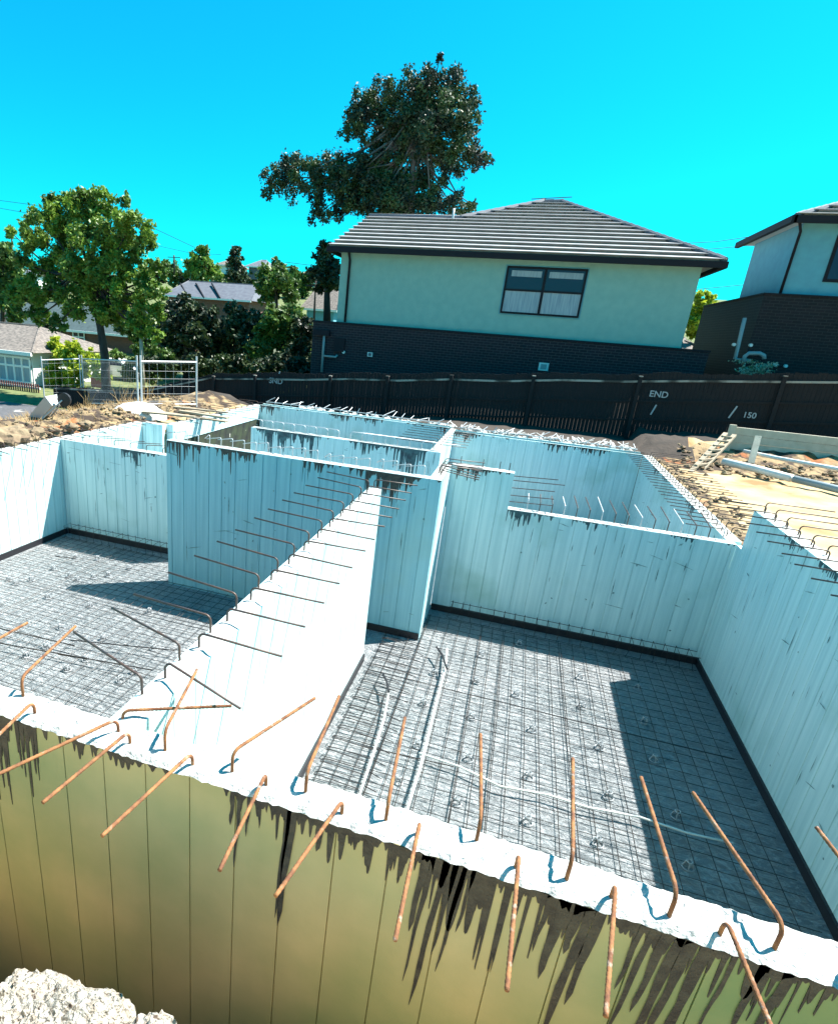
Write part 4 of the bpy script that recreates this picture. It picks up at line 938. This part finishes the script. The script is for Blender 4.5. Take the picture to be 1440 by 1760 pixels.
# temporary mesh fence panels
TF = 'temporary wire fence panels'
tp = [(70, 612, 700), (141, 610, 698), (235, 610, 702), (338, 612, 702)]
def foot(px, py):
    z = 1.5
    for _ in range(30):
        v = atz(px, py, z); z = .5*z + .5*max(.3, gz(v.x, v.y))
    return atz(px, py, z)
feet = [foot(p[0]+4, p[2]) for p in tp]
names = ['left panel of the temporary wire fence, in front of the yellow shrub', 'middle panel of the temporary wire fence, in front of the tree trunk', 'right panel of the temporary wire fence, beside the bare pole']
for i in range(3):
    a, b_ = feet[i], feet[i+1]; t = thing('temporary_fence_panel', names[i], 'fence panel', tuple(a), TF)
    def top(f_, px, py):
        return Y_at(f_, px, py)
    ta = at(tp[i][0]-1, tp[i][1], a.y); tb = at(tp[i+1][0]-2, tp[i+1][1], b_.y)
    ta = Vector((a.x, a.y, ta.z)); tb = Vector((b_.x, b_.y, tb.z)); d = (b_-a).normalized()
    a2, b2, ta2, tb2 = a+d*.1, b_-d*.1, ta+d*.1, tb-d*.1
    MB().tube([a2, ta2], .03, 6).build('upright', M['galv'], t); MB().tube([b2, tb2], .03, 6).build('upright', M['galv'], t)
    MB().tube([ta2-Vector((0,0,.18)), tb2-Vector((0,0,.18))], .028, 6).build('top_rail', M['galv'], t)
    MB().tube([a2+Vector((0,0,.15)), b2+Vector((0,0,.15))], .024, 6).build('bottom_rail', M['galv'], t)
    wm_ = MB(); n_ = int((b2-a2).length/.28)
    for k in range(1, n_):
        u = k/n_; wm_.tube([a2.lerp(b2, u)+Vector((0,0,.15)), ta2.lerp(tb2, u)-Vector((0,0,.18))], .0035, 3, caps=False)
    for k in range(1, 7):
        u = k/7; wm_.tube([a2.lerp(ta2, u), b2.lerp(tb2, u)], .0035, 3, caps=False)
    wm_.build('wire_infill', M['galv'], t)

# ---------------------------------------------------------------- right side: sleepers, pipes, ladder
SLY = 21.6
def zg(px, py): return at(px, py, SLY)
SWt = thing('sleeper_wall', 'low retaining wall of pale concrete sleepers below the fence at the right', 'retaining wall', (9, SLY, 2.5))
p00 = at(1262, 733, SLY); p01 = at(1440, 741, SLY)
zt = p00.z; zb = at(1255, 772, SLY).z
for i in range(3):
    z0_ = zb + (zt-zb)*i/3; z1_ = zb + (zt-zb)*(i+1)/3 - .012
    MB().box(p00.x, p00.x+3.35, SLY, SLY+.09, z0_, z1_).build('sleeper', M['sleeper'], SWt)
    MB().box(p00.x+3.5, p00.x+7.5, SLY-.02, SLY+.07, z0_+.08, z1_+.08).build('sleeper', M['sleeper'], SWt)
for x in (p00.x-.06, p00.x+3.42):
    MB().box(x-.09, x+.09, SLY-.12, SLY-.03, zb-.15, zt+.06).build('steel_post', M['sleeper'], SWt)
po = MB().bar(at(1290, 797, 19.9), at(1303, 750, 20.4), .16, .1).build('timber_post', M['sleeper']); tag(po, 'short leaning post standing in the soil in front of the sleeper wall', 'post')
def pipe(px, z, r, label, m):
    tag(MB().tube([atz(a, b_, z) for a, b_ in px], r, 10).build('drain_pipe', M[m], smooth=True), label, 'pipe', 'pipes lying on the soil at the right')
pipe([(1278,775),(1330,786),(1440,806),(1500,818)], 2.62, .055, 'thin pale pipe lying along the foot of the sleeper wall', 'pvcw')
pipe([(1243,793),(1300,806),(1360,822)], 2.42, .10, 'thick grey pipe lying on the sandy ground, left length', 'pvcw')
pipe([(1364,823),(1440,841),(1520,858)], 2.42, .09, 'thick grey pipe lying on the sandy ground, right length cut by the picture edge', 'pvc')
ld = thing('ladder', 'rough timber ladder lying in the soil below the sleeper wall', 'ladder', tuple(atz(1190, 812, 2.3)))
a0, a1 = atz(1186, 812, 2.15), at(1247, 745, 21.2); b0, b1 = atz(1206, 808, 2.15), at(1262, 748, 21.2)
MB().bar(a0, a1, .12, .07).build('rail', M['timber'], ld); MB().bar(b0, b1, .12, .07).build('rail', M['timber'], ld)
for k in range(1, 8): MB().bar(a0.lerp(a1, k/8)+Vector((0,0,.05)), b0.lerp(b1, k/8)+Vector((0,0,.05)), .08, .05).build('rung', M['timber'], ld)
# soil bank clods at the right
cl_ = MB()
bm = bmesh.new(); bmesh.ops.create_icosphere(bm, subdivisions=2, radius=1); base_v = [v.co.copy() for v in bm.verts]; base_f = [tuple(v.index for v in f_.verts) for f_ in bm.faces]; bm.free()
rs = random.Random(5)
def clod(mb, c, r_):
    s = rs.random()*9
    mb.add([(c[0]+v.x*r_*(1+.35*math.sin(v.y*4+s)), c[1]+v.y*r_*(1+.3*math.sin(v.z*5+s)), c[2]+v.z*r_*.7*(1+.3*math.cos(v.x*5+s))) for v in base_v], base_f)
for i in range(170):
    u = rs.random(); px, py = 1165 + u*290, 775 + u*45 + rs.uniform(-10, 14)
    v = atz(px, py, 2.4); zz = gz(v.x, v.y); clod(cl_, (v.x, v.y+rs.uniform(-.2,.2), zz+.03), rs.uniform(.03, .10))
for i in range(200):
    y = rs.uniform(11, 19.5); x = 4.15 + abs(rs.gauss(0, .35)); clod(cl_, (x, y, gz(x, y)+.01), rs.uniform(.015, .06))
tag(cl_.build('soil_clods', M['rock']), 'broken clods of clay scattered along the bank at the right', 'soil', kind='stuff')
cl2 = MB()
for i in range(700):
    y = rs.uniform(6.5, 19); x = -10.25 - abs(rs.gauss(0, .9)); clod(cl2, (x, y, gz(x, y)+.01), rs.uniform(.015, .07))
tag(cl2.build('soil_clods', M['rock']), 'loose rubble and clods scattered along the left heap', 'soil', kind='stuff')
rb = MB()
for i in range(150):
    x = rs.uniform(-8, 3.6); c = (x, 20.75+rs.uniform(-.2,.5) if x < -2 else 20.2+rs.uniform(-.2,.6), 2.25); clod(rb, c, rs.uniform(.03, .1))
for i in range(70):
    x = rs.uniform(-2.4, 3.4); y = 20.25+rs.uniform(0,.3); a = rs.random()*3; rb.bar((x, y, 2.3), (x+.35*math.cos(a), y+.2*math.sin(a), 2.3+rs.uniform(.0,.16)), .05, .012)
tag(rb.build('rubble', M['concrete']), 'white plastic offcuts and rubble along the back of the far walls', 'rubble', kind='stuff')
# straw and weeds
st = MB()
for i in range(1500):
    k = rs.random(); x = -10.6 - rs.random()*3.6; y = rs.uniform(11, 19.5); h = rs.uniform(.06, .2)
    z = gz(x, y); a = rs.random()*6.3; t_ = rs.uniform(.05, .35)
    d = Vector((math.cos(a)*t_, math.sin(a)*t_, h)); s_ = Vector((-math.sin(a), math.cos(a), 0))*.009
    p = Vector((x, y, z)); st.add([p-s_, p+s_, p+d], [(0,1,2)])
tag(st.build('dry_grass', M['straw']), 'dry straw coloured grass and stubble on the left heap', 'grass', kind='stuff')
def weed(px, py, z, h, n_, label, m='straw'):
    mb = MB(); p = atz(px, py, z)
    for i in range(n_):
        a = rs.random()*6.3; t_ = rs.uniform(.1, .5)*h
        q = p + Vector((rs.uniform(-.2,.2), rs.uniform(-.2,.2), 0)); e = q + Vector((math.cos(a)*t_, math.sin(a)*t_, h*rs.uniform(.5, 1)))
        mb.tube([q, q.lerp(e, .5)+Vector((0,0,.08*h)), e], .012, 4, [.014, .01, .004])
    tag(mb.build('dry_weed', M[m]), label, 'weed', 'dry weeds by the fences')
weed(212, 700, 1.7, 1.0, 16, 'tall dry weed left of the second wire fence upright')
weed(152, 700, 1.5, .8, 14, 'dry weed by the left upright of the middle wire panel')
weed(250, 695, 1.6, 1.3, 14, 'twiggy dry weed at the foot of the bare pole')
weed(1155, 735, 2.2, 1.1, 16, 'dry weed arching in front of the long fence near the word END')
weed(1190, 745, 2.2, .8, 14, 'dry weed in the shade left of the ladder', 'bark')
# timber offcuts near the sand heap
TP = 'planks stacked beside the sand heap'
for i, (px, py, ln, an) in enumerate(((300,703,2.2,.1),(318,709,2.6,.0),(330,716,2.4,-.05),(345,704,1.8,.15),(290,712,1.6,.2),(350,712,1.7,-.1))):
    p = atz(px, py, 2.2 + .05*i); c = math.cos(an); s = math.sin(an)
    tag(MB().bar(p - Vector((c, s, 0))*ln/2, p + Vector((c, s, 0))*ln/2, .18, .045).build('plank', M['timber']), 'weathered grey plank beside the sand heap, ' + ['topmost at the left','second from top, long','lowest and longest','top right, short','left end, slanting','right end, low'][i], 'plank', TP)
# tipped wheelbarrow
wp = atz(82, 722, 2.1)
wb = thing('wheelbarrow', 'tipped up wheelbarrow with a pale tray on the left heap', 'wheelbarrow', tuple(wp))
def WP(x, y, z):      # local, tilted
    v = Matrix.Rotation(math.radians(-48), 3, 'Y') @ Vector((x, y, z)) * .78; v = Matrix.Rotation(.2, 3, 'Z') @ v
    return tuple(wp + v + Vector((.1, 0, .25)))
mb = MB(); v = [WP(*q) for q in ((-.35,-.22,0),(.35,-.22,0),(.35,.22,0),(-.35,.22,0),(-.55,-.38,.32),(.5,-.38,.32),(.5,.38,.32),(-.55,.38,.32))]
mb.add(v, [(0,1,2,3),(0,4,5,1),(1,5,6,2),(2,6,7,3),(3,7,4,0)]); mb.build('tray', M['galv'], wb)
for s in (-.25, .25): MB().tube([WP(.7, s*.3, -.1), WP(-.2, s, -.05), WP(-1.2, s*1.2, .12)], .022, 6).build('handle', M['galv'], wb)
MB().tube([WP(.75, -.05, -.12), WP(.75, .05, -.12)], .19, 14).build('wheel', M['black'], wb)
mb = MB(); mb.tube([WP(-.3, -.22, -.03), WP(-.35, -.22, -.38), WP(-.35, .22, -.38), WP(-.3, .22, -.03)], .018, 5); mb.build('stand', M['galv'], wb)
